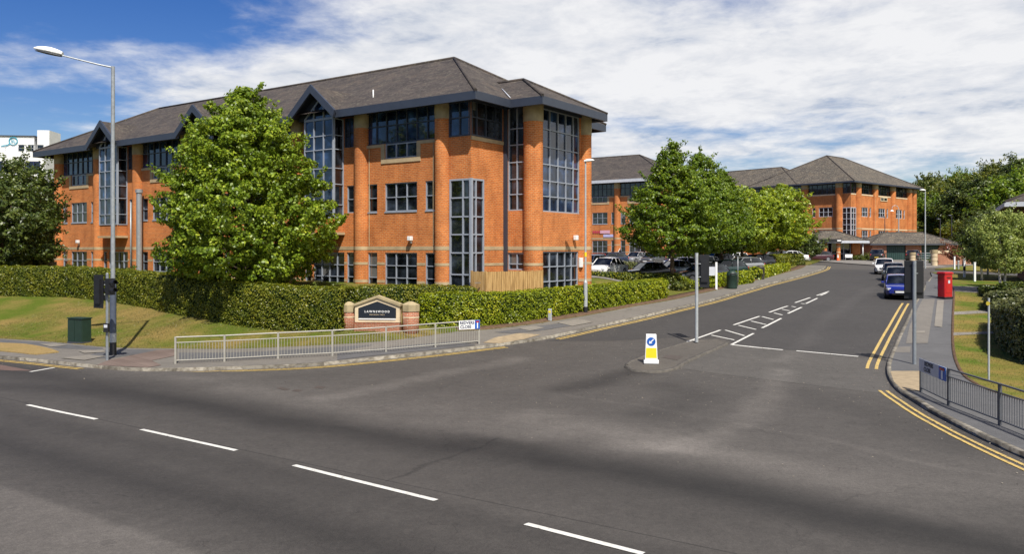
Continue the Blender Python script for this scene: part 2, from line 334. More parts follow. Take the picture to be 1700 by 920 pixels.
def asphalt(name,base,tracks=False,speck=1.0,worn=False):
    m,N,L,P=nt(name); P.inputs['Roughness'].default_value=.8; P.inputs['Specular IOR Level'].default_value=.35
    tc=N.new('ShaderNodeTexCoord'); O=tc.outputs['Object']
    def noise(s,d=6,r=.6,vec=O):
        n=N.new('ShaderNodeTexNoise'); n.inputs['Scale'].default_value=s; n.inputs['Detail'].default_value=d; n.inputs['Roughness'].default_value=r; L.new(vec,n.inputs['Vector']); return n.outputs['Fac']
    def mth(op,a,b=None,c=None):
        n=N.new('ShaderNodeMath'); n.operation=op
        for i,x in enumerate((a,b,c)):
            if x is None: continue
            if isinstance(x,(int,float)): n.inputs[i].default_value=x
            else: L.new(x,n.inputs[i])
        return n.outputs[0]
    big=noise(.28,7,.65); fine=noise(45,2,.7); mid=noise(2.5,6)
    f=mth('MULTIPLY_ADD',big,.6,.70); f=mth('MULTIPLY',f,mth('MULTIPLY_ADD',mid,.5,.75)); f=mth('MULTIPLY',f,mth('MULTIPLY_ADD',fine,.9*speck,1-.45*speck)); f=mth('MULTIPLY',f,mth('MULTIPLY_ADD',noise(11,3,.8),.7*speck,1-.35*speck))
    vo=N.new('ShaderNodeTexVoronoi'); vo.inputs['Scale'].default_value=22; L.new(O,vo.inputs['Vector'])
    st=mth('LESS_THAN',vo.outputs['Distance'],.12); f=mth('MULTIPLY_ADD',st,.45*speck,f)
    if tracks:
        sp=N.new('ShaderNodeSeparateXYZ'); L.new(O,sp.inputs[0])
        wob=mth('MULTIPLY_ADD',noise(.12,2),.9,-.45)
        w=mth('ADD',mth('ADD',mth('MULTIPLY',sp.outputs['X'],.568),mth('MULTIPLY',sp.outputs['Y'],.823)),-(-4.6*.568+16.9*.823)); w=mth('ADD',w,wob)
        mr=N.new('ShaderNodeMapRange'); mr.inputs['From Min'].default_value=-10; mr.inputs['From Max'].default_value=16; L.new(w,mr.inputs['Value'])
        def q(v): return (v+10)/26
        rp=ramp(N,[(q(-9),(1.25,)*3),(q(-4.15),(1.38,)*3),(q(-4.05),(.95,)*3),(q(-2.4),(.46,)*3),(q(-1.3),(.72,)*3),(q(-.4),(.62,)*3),(q(.5),(.90,)*3),(q(2.0),(.74,)*3),(q(3.4),(.50,)*3),(q(4.7),(.80,)*3),(q(6.2),(1.22,)*3),(q(7.4),(1.05,)*3),(q(9.5),(.92,)*3)])
        L.new(mr.outputs[0],rp.inputs['Fac']); tr=N.new('ShaderNodeSeparateColor'); L.new(rp.outputs['Color'],tr.inputs[0]); f=mth('MULTIPLY',f,tr.outputs[0])
        # long construction seams
        sm=mth('ABSOLUTE',mth('ADD',mth('ADD',w,mth('MULTIPLY',wob,-1)),-.45)); sm=mth('LESS_THAN',sm,.02); f=mth('MULTIPLY',f,mth('MULTIPLY_ADD',sm,-.45,1))
    if worn:
        # tyre-polished and dusty sweeps through the junction, as distances to polylines on the ground
        def vm(op,a,b=None):
            n=N.new('ShaderNodeVectorMath'); n.operation=op
            for i,x in enumerate((a,b)):
                if x is None: continue
                if isinstance(x,tuple): n.inputs[i].default_value=x
                else: L.new(x,n.inputs[i])
            return n
        wn=N.new('ShaderNodeTexNoise'); wn.inputs['Scale'].default_value=.45; wn.inputs['Detail'].default_value=4; L.new(O,wn.inputs['Vector'])
        pw=vm('ADD',O,vm('MULTIPLY',vm('SUBTRACT',wn.outputs['Color'],(.5,.5,.5)).outputs[0],(1.3,1.3,0)).outputs[0]).outputs[0]; pw=vm('MULTIPLY',pw,(1,1,0)).outputs[0]
        brk=mth('MULTIPLY_ADD',noise(.8,5),1.1,.45)
        for pts,wd,am in SWEEPS:
            P_=[G(*q)[:2] for q in pts]; dm=None
            for (ax,ay),(bx,by) in zip(P_,P_[1:]):
                ab=(bx-ax,by-ay,0); l2=ab[0]**2+ab[1]**2; pa=vm('SUBTRACT',pw,(ax,ay,0)).outputs[0]; dt=vm('DOT_PRODUCT',pa,ab).outputs['Value']
                t=mth('MINIMUM',mth('MAXIMUM',mth('DIVIDE',dt,l2),0),1); sc=N.new('ShaderNodeVectorMath'); sc.operation='SCALE'; sc.inputs[0].default_value=ab; L.new(t,sc.inputs['Scale'])
                dd=vm('LENGTH',vm('SUBTRACT',pa,sc.outputs[0]).outputs[0]).outputs['Value']; dm=dd if dm is None else mth('MINIMUM',dm,dd)
            mrr=N.new('ShaderNodeMapRange'); mrr.interpolation_type='SMOOTHSTEP'; mrr.inputs['From Min'].default_value=wd; mrr.inputs['From Max'].default_value=wd*.05; L.new(dm,mrr.inputs['Value'])
            f=mth('MULTIPLY',f,mth('MULTIPLY_ADD',mth('MULTIPLY',mrr.outputs[0],brk),am,1))
    ve=N.new('ShaderNodeTexVoronoi'); ve.feature='DISTANCE_TO_EDGE'; ve.inputs['Scale'].default_value=.16
    nv=N.new('ShaderNodeTexNoise'); nv.inputs['Scale'].default_value=.9; nv.inputs['Detail'].default_value=6; L.new(O,nv.inputs['Vector']); va=N.new('ShaderNodeVectorMath'); va.operation='MULTIPLY_ADD'; L.new(nv.outputs['Color'],va.inputs[0]); va.inputs[1].default_value=(1.6,1.6,0); L.new(O,va.inputs[2]); L.new(va.outputs[0],ve.inputs['Vector'])
    ck=mth('MULTIPLY',mth('LESS_THAN',ve.outputs['Distance'],.0020),mth('GREATER_THAN',noise(.35,2),.50)); f=mth('MULTIPLY',f,mth('MULTIPLY_ADD',ck,-.20,1))
    sp2=mth('GREATER_THAN',noise(1.4,3,.55),.70); f=mth('MULTIPLY',f,mth('MULTIPLY_ADD',sp2,-.18,1))
    x=N.new('ShaderNodeMix'); x.data_type='RGBA'; x.blend_type='MULTIPLY'; x.inputs[0].default_value=1; x.inputs[6].default_value=(*base,1)
    cc=N.new('ShaderNodeCombineColor'); [L.new(f,cc.inputs[i]) for i in range(3)]; L.new(cc.outputs[0],x.inputs[7]); L.new(x.outputs[2],P.inputs['Base Color'])
    bp=N.new('ShaderNodeBump'); bp.inputs['Strength'].default_value=.35; bp.inputs['Distance'].default_value=.01; L.new(fine,bp.inputs['Height']); L.new(bp.outputs['Normal'],P.inputs['Normal'])
    return m
ASPH=asphalt('asphalt',(.071,.0635,.056),True,1.35,True); ASPH2=asphalt('asphalt_patch_dark',(.047,.043,.040),False,1.1,True); ASPH3=asphalt('asphalt_patch_light',(.078,.071,.063),False,1.3,True)
PAVE=asphalt('pavement_tarmac',(.10,.098,.098),speck=.6); PAVEL=asphalt('pavement_pale',(.20,.18,.15),speck=.5); CONC=M('concrete_kerb',(.17,.15,.125),.85,0,.25,3,.4,30)
PAVEW=asphalt('pavement_worn',(.155,.14,.12),speck=.6)
def kerb_mat(n_,c):
    m,N,L,P=nt(n_); P.inputs['Roughness'].default_value=.9; tc=N.new('ShaderNodeTexCoord'); vo=N.new('ShaderNodeTexVoronoi'); vo.inputs['Scale'].default_value=1.0; L.new(tc.outputs['Object'],vo.inputs['Vector'])
    sc=N.new('ShaderNodeSeparateColor'); L.new(vo.outputs['Color'],sc.inputs[0]); r=ramp(N,[(0,mul(c,.62)),(.5,c),(1,mul(c,1.35))]); L.new(sc.outputs[0],r.inputs['Fac'])
    n=N.new('ShaderNodeTexNoise'); n.inputs['Scale'].default_value=5; n.inputs['Detail'].default_value=8; L.new(tc.outputs['Object'],n.inputs['Vector']); r2=ramp(N,[(.35,(.5,.47,.42)),(.6,(1.1,1.1,1.1))]); L.new(n.outputs['Fac'],r2.inputs['Fac'])
    x=N.new('ShaderNodeMix'); x.data_type='RGBA'; x.blend_type='MULTIPLY'; x.inputs[0].default_value=1; L.new(r.outputs['Color'],x.inputs[6]); L.new(r2.outputs['Color'],x.inputs[7]); L.new(x.outputs[2],P.inputs['Base Color']); return m
CONC=kerb_mat('kerb_stone',(.20,.18,.145))
TACR=brick_mat('tactile_red',(.36,.14,.10),(.30,.115,.085),(.16,.12,.1),2.2); TACB=M('tactile_buff',(.30,.23,.14),.85,0,.2,4,.5,15)
LOT=asphalt('car_park_tarmac',(.19,.175,.155),speck=.4)
def paint(name,c,wear=.45):
    m,N,L,P=nt(name); P.inputs['Roughness'].default_value=.6
    tc=N.new('ShaderNodeTexCoord'); n=N.new('ShaderNodeTexNoise'); n.inputs['Scale'].default_value=9; n.inputs['Detail'].default_value=8; n.inputs['Roughness'].default_value=.75; L.new(tc.outputs['Object'],n.inputs['Vector'])
    r=ramp(N,[(.33,(.10,.09,.08)),(.33+.12*wear+.02,mul(c,.75)),(.66,c)]); L.new(n.outputs['Fac'],r.inputs['Fac']); L.new(r.outputs['Color'],P.inputs['Base Color']); return m
LINEW=paint('road_paint_white',(.72,.70,.64)); LINEY=paint('road_paint_yellow',(.62,.43,.12),1.0)
def grass_mat(name,dry,green,thr):
    m,N,L,P=nt(name); P.inputs['Roughness'].default_value=.95; P.inputs['Specular IOR Level'].default_value=.1
    tc=N.new('ShaderNodeTexCoord'); O=tc.outputs['Object']
    n=N.new('ShaderNodeTexNoise'); n.inputs['Scale'].default_value=.32; n.inputs['Detail'].default_value=7; n.inputs['Roughness'].default_value=.62; L.new(O,n.inputs['Vector'])
    r=ramp(N,[(thr-.12,green),(thr,mul(tuple((a+b)/2 for a,b in zip(green,dry)),1.0)),(thr+.12,dry)]); L.new(n.outputs['Fac'],r.inputs['Fac'])
    n2=N.new('ShaderNodeTexNoise'); n2.inputs['Scale'].default_value=16; n2.inputs['Detail'].default_value=5; n2.inputs['Roughness'].default_value=.8; L.new(O,n2.inputs['Vector'])
    r2=ramp(N,[(.3,(.55,.55,.55)),(.7,(1.35,1.35,1.3))]); L.new(n2.outputs['Fac'],r2.inputs['Fac'])
    x=N.new('ShaderNodeMix'); x.data_type='RGBA'; x.blend_type='MULTIPLY'; x.inputs[0].default_value=1; L.new(r.outputs['Color'],x.inputs[6]); L.new(r2.outputs['Color'],x.inputs[7]); L.new(x.outputs[2],P.inputs['Base Color'])
    bp=N.new('ShaderNodeBump'); bp.inputs['Strength'].default_value=.7; bp.inputs['Distance'].default_value=.04; L.new(n2.outputs['Fac'],bp.inputs['Height']); L.new(bp.outputs['Normal'],P.inputs['Normal']); return m
GRASS=grass_mat('dry_grass',(.215,.155,.05),(.085,.115,.014),.51); GRASSV=grass_mat('verge_grass',(.30,.21,.09),(.2,.17,.05),.35); GRASSR=grass_mat('lawn',(.24,.17,.05),(.085,.13,.014),.5)
SOIL=M('soil',(.11,.07,.045),.95,0,.35,6,.8,14,spec=.1)

# ------------------------------------------------------------------ ground surfaces
base=[(-900,-300),(900,-300),(900,1500),(-900,1500)]
def far_h(x,y): return H(max(-150,min(x,150)),min(y,400))-.35
gx=[-900,-400,-200]+list(range(-120,121,8))+[200,400,900]; gy=[-300,-60]+list(range(-40,421,8))+[700,1500]
V=[(x,y,far_h(x,y)-(.6 if abs(x)<60 and -30<y<150 else 0)) for y in gy for x in gx]; nx=len(gx)
Fq=[(j*nx+i,j*nx+i+1,(j+1)*nx+i+1,(j+1)*nx+i) for j in range(len(gy)-1) for i in range(nx-1)]
tag(mesh_np('ground',V,Fq,GRASS),kind='structure')
drape('road',[(-75,-12),(75,-12),(110,60),(110,150),(-10,150),(-75,60)],H,0,ASPH,1.0)
LLP=PLs+[(60,150),(-150,150),(-150,PLs[0][1]+10)]
drape('grass_bank',LLP,HLl,0,GRASS,1.0,skirt=.5)
def densify(P,step=.8):
    out=[]
    for i in range(len(P)):
        a=Vector(P[i]);b=Vector(P[(i+1)%len(P)]);n=max(1,int((b-a).length/step))
        out+= [tuple(a+(b-a)*j/n) for j in range(n)]
    return out
Hp=lambda x,y:H(x,y)
# pavements (raised 0.12) + kerbs
pavL=KLs+PLs[::-1]
A1,_=strip(KLs,.14,.14); A2,_=strip(PLs,-.02,-.02)
drape('pavement_left',A1+A2[::-1],H,.115,PAVEW,1.0,skirt=.3)
ribbon('kerb_left',KLs,0,.15,H,.125,CONC,-.2)
# right pavement: KR goes far->near, PR same
B1,_=strip(KRs,.14,.14)
drape('pavement_right',B1+PRs[::-1],H,.115,PAVE,1.0,skirt=.3)
ribbon('kerb_right',KRs,0,.15,H,.125,CONC,-.2)
ribbon('edging_right',PRs,-.06,.06,H,.14,SOIL,-.1)
RLP=PRs+[(120,10),(140,95)]+[G(*p)[:2] for p in [(1900,468),(1700,461),(1620,457)]]
drape('lawn_right',RLP,HRr,0,GRASSR,1.0,skirt=.5)
FE=[G(*p)[:2] for p in [(1376,436),(1414,439),(1463,442.5),(1510,446)]]
drape('forecourt_pavement',[FE[0]]+FE[1:]+[(62,100),(68,102),(75,150),(40,150)],H,.11,LOT,2.0,skirt=.3)
FR=[G(*p)[:2] for p in [(1552,448.5),(1640,452),(1760,456)]]
drape('lawn_far',FR+[(140,104),(140,170),(64,150),(62,104)],H,.13,GRASSR,2.0,skirt=.3)
# car park surface
CP=[xy(940,56),xy(1180,58),xy(1262,82),xy(1325,103),xy(1330,112),(44,148),(-10,148),(-8,70),xy(930,62)]
drape('car_park',CP,lambda x,y:max(HLl(x,y),0),.03,LOT,1.0)
# traffic island
isl=resample([G(*p)[:2] for p in [(1040,611),(1046,604),(1080,590),(1120,577),(1150,570),(1190,567),(1207,571),(1190,580),(1140,602),(1120,614),(1085,620),(1052,617)]],.4)
drape('traffic_island',isl,H,.07,asphalt('island_tarmac',(.085,.075,.063)),1.0,skirt=.2)
ribbon('island_kerb',isl+[isl[0],isl[1]],-.07,.07,H,.085,M('kerb_worn',(.09,.08,.067),.9,0,.35,4,.5,20),-.1)
for nm,pts in (('manhole_cover',[(1098,597),(1108,592),(1134,595),(1124,601)]),):
    drape(nm,[G(*p)[:2] for p in pts],H,.078,MANH,.5,kind='structure')
for k,pts in enumerate([[(459,645),(466,643),(481,647),(473,649)],[(484,650),(491,647),(502,648),(497,651)],[(520,645),(527,641),(541,643),(535,646)]]):
    drape('drain_cover',[G(*p)[:2] for p in pts],H,.006,MANH,.5,kind='structure')
# tactile, slabs, patches
drape('tactile_paving_red',[G(*p)[:2] for p in [(160,612),(178,604),(210,597),(262,586),(290,585),(290,596),(252,604),(268,612),(245,616)]],H,.1300,TACR,.5)
drape('tactile_paving_buff',[G(*p)[:2] for p in [(802,574),(822,565),(860,558),(898,560),(870,568),(830,575)]],H,.1300,TACB,.5)
drape('tactile_paving_corner',[G(*p)[:2] for p in [(1478,622),(1528,622),(1527,656),(1498,654),(1484,640)]],H,.1300,TACB,.5)
pk=0
for nm,pts,mt in [('pavement_slab',[(65,576),(92,575),(112,578),(85,581)],PAVEL),('pavement_slab',[(100,600),(150,595),(175,597),(140,604)],PAVEL),
    ('pavement_slab',[(130,588),(170,586),(176,590),(140,592)],PAVEL),
    ('pavement_patch',[(1532,500),(1552,500),(1540,575),(1504,575),(1510,545)],PAVEW),('pavement_patch',[(1556,502),(1567,502),(1564,548),(1551,546)],PAVEL),
    ('pavement_patch',[(1488,581),(1512,580),(1511,590),(1487,590)],PAVEW),('pavement_patch',[(1516,555),(1536,554),(1535,558),(1514,558)],PAVEL),
    ('pavement_patch',[(1538,470),(1560,470),(1570,498),(1535,498)],PAVE),
    ('pavement_patch',[(560,592),(680,578),(760,571),(790,578),(700,588),(560,603)],PAVE),('pavement_patch',[(296,590),(440,588),(560,580),(620,577),(560,590),(430,600),(296,604)],PAVE),
    ('pavement_patch',[(0,568),(100,575),(170,582),(172,586),(100,583),(60,577),(0,573)],PAVE),('pavement_patch',[(182,584),(280,586),(200,597),(176,600),(130,600)],PAVE),
    ('pavement_patch',[(820,556),(900,545),(960,536),(980,540),(900,553),(850,558)],PAVE),
    ('pavement_slab',[(925,540),(960,534),(985,539),(950,546)],PAVEL),('pavement_slab',[(860,550),(885,546),(905,549),(880,554)],PAVEL)]:
    pk+=1; drape(nm,[G(*p)[:2] for p in pts],H,.1175+.0035*(pk%5) if mt is not PAVEL else .136+.003*(pk%4),mt,.5)
drape('grass_verge',resample([G(*p)[:2] for p in [(-200,568),(0,574),(55,578),(98,590),(60,594),(0,588),(-200,574)]],.7),H,.15,GRASSV,.6,skirt=.1)
# asphalt patches on the carriageways
drape('asphalt_patch',[G(*p)[:2] for p in [(1060,617),(1130,612),(1475,655),(1478,632),(1470,600),(1250,575),(1212,572),(1120,600)]],H,.005,ASPH3,1.0)
drape('asphalt_patch',[G(*p)[:2] for p in [(905,567),(1020,566),(1140,560),(1160,562),(1200,560),(1225,573),(1428,592),(1470,596),(1478,580),(1512,515),(1535,470),(1465,448),(1380,448),(1300,471),(1200,499),(1100,524),(1000,547)]],H,.004,ASPH2,1.0)
# right lawn paths
for pts in ([(1584,522),(1640,519),(1672,520),(1640,524),(1584,527)],[(1583,557),(1663,555),(1667,558),(1583,562)]):
    drape('garden_path',[G(*p)[:2] for p in pts],HRr,.012,PAVEL,1.0)
drape('garden_path',[G(*p)[:2] for p in [(1584,483),(1580,478),(1625,479),(1640,486),(1625,490),(1584,487)]],HRr,.012,PAVEL,1.0)
# soil strips beneath hedges
S1,_=strip(PLs,0,0)
i0=min(range(len(PLs)),key=lambda i:abs(PLs[i][0]-G(770,553)[0])+abs(PLs[i][1]-G(770,553)[1])); i1=len(PLs)-1
ribbon('soil_bed',PLs[i0:i1],.02,.9,HLl,.03,SOIL,-.1)

# ---- markings
def dash(name,pts,mat,off=.009):
    return drape(name,[G(*p)[:2] for p in pts],H,off,mat,.5)
def line(name,p,q,w,mat=LINEW,off=.011):
    a=Vector(G(*p)[:2]);b=Vector(G(*q)[:2]); d=(b-a).normalized(); n=Vector((-d.y,d.x))*w/2
    return drape(name,[tuple(a-n),tuple(b-n),tuple(b+n),tuple(a+n)],H,off,mat,1.0)
for p,q in [((46,673),(160,697)),((235,714),(392,749)),((488,773.5),(724,832)),((873,871),(1068,921)),((1290,975),(1600,1045)),((-60,650),(-10,660))]: line('lane_dash',p,q,.13)
for p,q in [((1141,568),(1196,548.5)),((1218,540),(1261,525.5)),((1277,519),(1308,508.5)),((1320,503),(1345,494.5)),((1356,491),(1376,484)),
            ((1214,573),(1251,554)),((1265,545),(1297,529)),((1308,521),(1331,510.5)),((1338,504.5),(1357,495.5)),((1362,491),(1373,486.5))]: line('hatch_border',p,q,.12)
for p,q in [((1181,557),(1219,565)),((1204,548.5),(1236,558)),((1226,540.5),(1255,547.5)),((1247,533.5),(1272,539.5)),((1265,526),(1284,531)),((1285,520),(1299,523.5)),((1298,514),(1311,516.5)),((1314,509),(1321,510.5)),((1330,504),(1336,505)),((1150,566),(1164,566))]: line('hatch_bar',p,q,.12)
line('give_way_line',(1216,573),(1300,581.5),.16); line('give_way_line',(1322,583),(1425,592.5),.16)
line('cycle_line',(50,618),(90,611),.15)
def seg(P,a,b):
    ia=min(range(len(P)),key=lambda i:(P[i][0]-a[0])**2+(P[i][1]-a[1])**2); ib=min(range(len(P)),key=lambda i:(P[i][0]-b[0])**2+(P[i][1]-b[1])**2)
    return P[min(ia,ib):max(ia,ib)+1]
for a,b in (((-300,575),(146,612)),((245,617),(830,577)),((905,564),(1371,443))):
    s=seg(KLs,G(*a)[:2],G(*b)[:2])
    ribbon('yellow_line',s,-.24,-.34,H,.013,LINEY); ribbon('yellow_line',s,-.45,-.55,H,.013,LINEY)
s=seg(KRs,G(1519,505)[:2],G(1472,613)[:2]); ribbon('yellow_line',s,-.30,-.42,H,.013,LINEY); ribbon('yellow_line',s,-.62,-.74,H,.013,LINEY)
s=seg(KRs,G(1488,648)[:2],G(2100,930)[:2]); ribbon('yellow_line',s,-.28,-.38,H,.013,LINEY); ribbon('yellow_line',s,-.50,-.60,H,.013,LINEY)
drape('asphalt_patch_red',[G(*p)[:2] for p in [(-40,604),(0,606),(55,616),(20,616),(-40,612)]],H,.005,asphalt('red_surfacing',(.13,.085,.07)),.5)

# ------------------------------------------------------------------ buildings
class Face:
    """vertical face in a building's local frame: origin, direction along, outward normal"""
    def __init__(s,o,d,n): s.o=Vector((*o,0)); s.d=Vector((*d,0)); s.n=Vector((*n,0))
    def p(s,a,z,off=0): return s.o+s.d*a+s.n*off+Vector((0,0,z))
def wall(face,s0,s1,z0,z1,ops,mat,parent,depth=.16,name='wall'):
    ops=[o for o in ops if o[2]>z0 and o[3]>z0]
    xs=sorted(set([s0,s1]+[max(s0,min(s1,v)) for o in ops for v in o[:2]])); zs=sorted(set([z0,z1]+[max(z0,min(z1,v)) for o in ops for v in o[2:4]]))
    mb=MB(); q=mb.bm
    def isop(a,b): return any(o[0]-1e-6<=a<=o[1]+1e-6 and o[2]-1e-6<=b<=o[3]+1e-6 for o in ops)
    cell={}
    for i in range(len(xs)-1):
        for j in range(len(zs)-1):
            a=(xs[i]+xs[i+1])/2;b=(zs[j]+zs[j+1])/2; cell[i,j]=not isop(a,b)
            if cell[i,j]: mb.quad(face.p(xs[i],zs[j]),face.p(xs[i+1],zs[j]),face.p(xs[i+1],zs[j+1]),face.p(xs[i],zs[j+1]))
    for (i,j),w in cell.items():
        if w: continue
        X0,X1,Z0,Z1=xs[i],xs[i+1],zs[j],zs[j+1]; D_=-depth
        for di,dj,(a,b,c,d) in ((-1,0,(X0,Z0,X0,Z1)),(1,0,(X1,Z0,X1,Z1)),(0,-1,(X0,Z0,X1,Z0)),(0,1,(X0,Z1,X1,Z1))):
            if cell.get((i+di,j+dj),False): mb.quad(face.p(a,b),face.p(c,d),face.p(c,d,D_),face.p(a,b,D_))
    o=mb.build(name,mat,parent,recalc=False); return o
def window(face,s0,s1,z0,z1,nx,rows,parent,frame=FRAME,glass=GLASS,fw=.055,off=-.10,cols=None,label=None):
    """rows: list of relative transom positions 0..1 ; nx columns"""
    mb=MB(); t=.05
    def bar(a,b,c,d):
        pts=[face.p(x,z,off+o) for o in (-.04,t) for x,z in ((a,c),(b,c),(b,d),(a,d))]
        vs=[mb.bm.verts.new(p) for p in pts]
        for q in ((0,1,2,3),(7,6,5,4),(0,4,5,1),(1,5,6,2),(2,6,7,3),(3,7,4,0)): mb.bm.faces.new([vs[k] for k in q])
    bar(s0,s1,z0,z0+fw); bar(s0,s1,z1-fw,z1); bar(s0,s0+fw,z0+fw,z1-fw); bar(s1-fw,s1,z0+fw,z1-fw)
    cs=cols if cols else [i/nx for i in range(1,nx)]
    for c in cs: x=s0+(s1-s0)*c; bar(x-fw*.45,x+fw*.45,z0+fw,z1-fw)
    for r in rows:
        z=z0+(z1-z0)*r
        xs=[s0+fw]+[v for c in cs for v in (s0+(s1-s0)*c-fw*.45,s0+(s1-s0)*c+fw*.45)]+[s1-fw]
        for a,b in zip(xs[0::2],xs[1::2]): bar(a,b,z-fw*.4,z+fw*.4)
    w=mb.build('window',frame,parent)
    if label: w['label']=label
    if glass in (GLASS,GLASSB) and wrng.random()<.16 and z1-z0<2.2:
        xs=[s0+fw]+[s0+(s1-s0)*c for c in cs]+[s1-fw]; i=wrng.randrange(len(xs)-1); dr=wrng.uniform(.25,.8)
        b=MB(); b.quad(face.p(xs[i]+.03,z1-fw-(z1-z0-2*fw)*dr,off-.012),face.p(xs[i+1]-.03,z1-fw-(z1-z0-2*fw)*dr,off-.012),face.p(xs[i+1]-.03,z1-fw,off-.012),face.p(xs[i]+.03,z1-fw,off-.012)); b.build('blind',BLIND,w)
    g=MB(); g.quad(face.p(s0,z0,off-.02),face.p(s1,z0,off-.02),face.p(s1,z1,off-.02),face.p(s0,z1,off-.02)); g.build('pane',glass,w)
    return w
wrng=random.Random(3); BLIND=M('blind_behind_glass',(.13,.13,.125),.1,0,.2,3,coat=1.0)
def slab(face,s0,s1,z0,z1,o0,o1,name,mat,parent,cuts=()):
    segs=[]; a=s0
    for c,d in sorted(cuts):
        if d<=a or c>=s1: continue
        if c>a: segs.append((a,c))
        a=max(a,d)
    if a<s1: segs.append((a,s1))
    for a,b in segs:
        if b-a<.02: continue
        mb=MB(); pts=[face.p(x,z,o) for o in (o0,o1) for x,z in ((a,z0),(b,z0),(b,z1),(a,z1))]; vs=[mb.bm.verts.new(p) for p in pts]
        for q in ((0,1,2,3),(7,6,5,4),(0,4,5,1),(1,5,6,2),(2,6,7,3),(3,7,4,0)): mb.bm.faces.new([vs[k] for k in q])
        mb.build(name,mat,parent)
def column(face,s,z0,z1,zc,r,parent,bands=()):
    """engaged half-round brick column with stone head and stone bands"""
    def half(mb,a,b,rr,n=12):
        L_=[];U=[]
        for i in range(n+1):
            t=math.pi*i/n; x=s-rr*math.cos(t); o=rr*math.sin(t)*.9+.02
            L_.append(mb.bm.verts.new(face.p(x,a,o))); U.append(mb.bm.verts.new(face.p(x,b,o)))
        b0=[mb.bm.verts.new(face.p(s-rr,a,-.1)),mb.bm.verts.new(face.p(s+rr,a,-.1)),mb.bm.verts.new(face.p(s-rr,b,-.1)),mb.bm.verts.new(face.p(s+rr,b,-.1))]
        for i in range(n):
            f=mb.bm.faces.new((L_[i],L_[i+1],U[i+1],U[i])); f.smooth=True
        mb.bm.faces.new((b0[0],L_[0],U[0],b0[2])); mb.bm.faces.new((L_[-1],b0[1],b0[3],U[-1]))
        mb.bm.faces.new([b0[2]]+U+[b0[3]]); mb.bm.faces.new([b0[1]]+L_[::-1]+[b0[0]])
    m=MB(); half(m,z0,zc,r); c=m.build('column',BRICK,parent)
    m=MB(); half(m,zc,z1,r*1.03); m.build('stone_head',STONE2,c)
    if bands:
        for a,b in bands: m=MB(); half(m,a,b,r+.012); m.build('stone_band',STONE,c)
    return c
def hip(E,h,zE,pitch,ridge_mat,parent,over_len=None,name='roof',th=.0):
    """hipped roof on rectangle x0,x1,y0,y1 (eave outline)"""
    x0,x1,y0,y1=E; w=min(x1-x0,y1-y0)/2 if h is None else h; zr=zE+w*pitch
    if (x1-x0)>=(y1-y0): r0=(x0+w,(y0+y1)/2,zr); r1=(x1-w,(y0+y1)/2,zr)
    else: r0=((x0+x1)/2,y0+w,zr); r1=((x0+x1)/2,y1-w,zr)
    a=(x0,y0,zE);b=(x1,y0,zE);c=(x1,y1,zE);d=(x0,y1,zE); mb=MB()
    if (x1-x0)>=(y1-y0):
        mb.quad(a,b,r1,r0); mb.quad(b,c,r1); mb.quad(c,d,r0,r1); mb.quad(d,a,r0); hips=[(a,r0),(b,r1),(c,r1),(d,r0),(r0,r1)]
    else:
        mb.quad(a,b,r0); mb.quad(b,c,r1,r0); mb.quad(c,d,r1); mb.quad(d,a,r0,r1); hips=[(a,r0),(b,r0),(c,r1),(d,r1),(r0,r1)]
    o=mb.build(name,ridge_mat,parent,recalc=False)
    m=MB()
    for p,q in hips: m.tube((p[0],p[1],p[2]+.02),(q[0],q[1],q[2]+.02),.09,n=6)
    m.build('ridge_tiles',ROOF,o); return o
def eaves(E,z0,z1,mat,parent,name='fascia',w=.12,soff=None):
    x0,x1,y0,y1=E; m=MB()
    m.bb((x0,y0,z0),(x1,y0+w,z1)); m.bb((x0,y1-w,z0),(x1,y1,z1)); m.bb((x0,y0+w,z0),(x0+w,y1-w,z1)); m.bb((x1-w,y0+w,z0),(x1,y1-w,z1))
    o=m.build(name,mat,parent)
    s=MB(); s.bb((x0+w,y0+w,z0+.03),(x1-w,y1-w,z0+.08)); s.build('soffit',soff or FASC,parent); return o

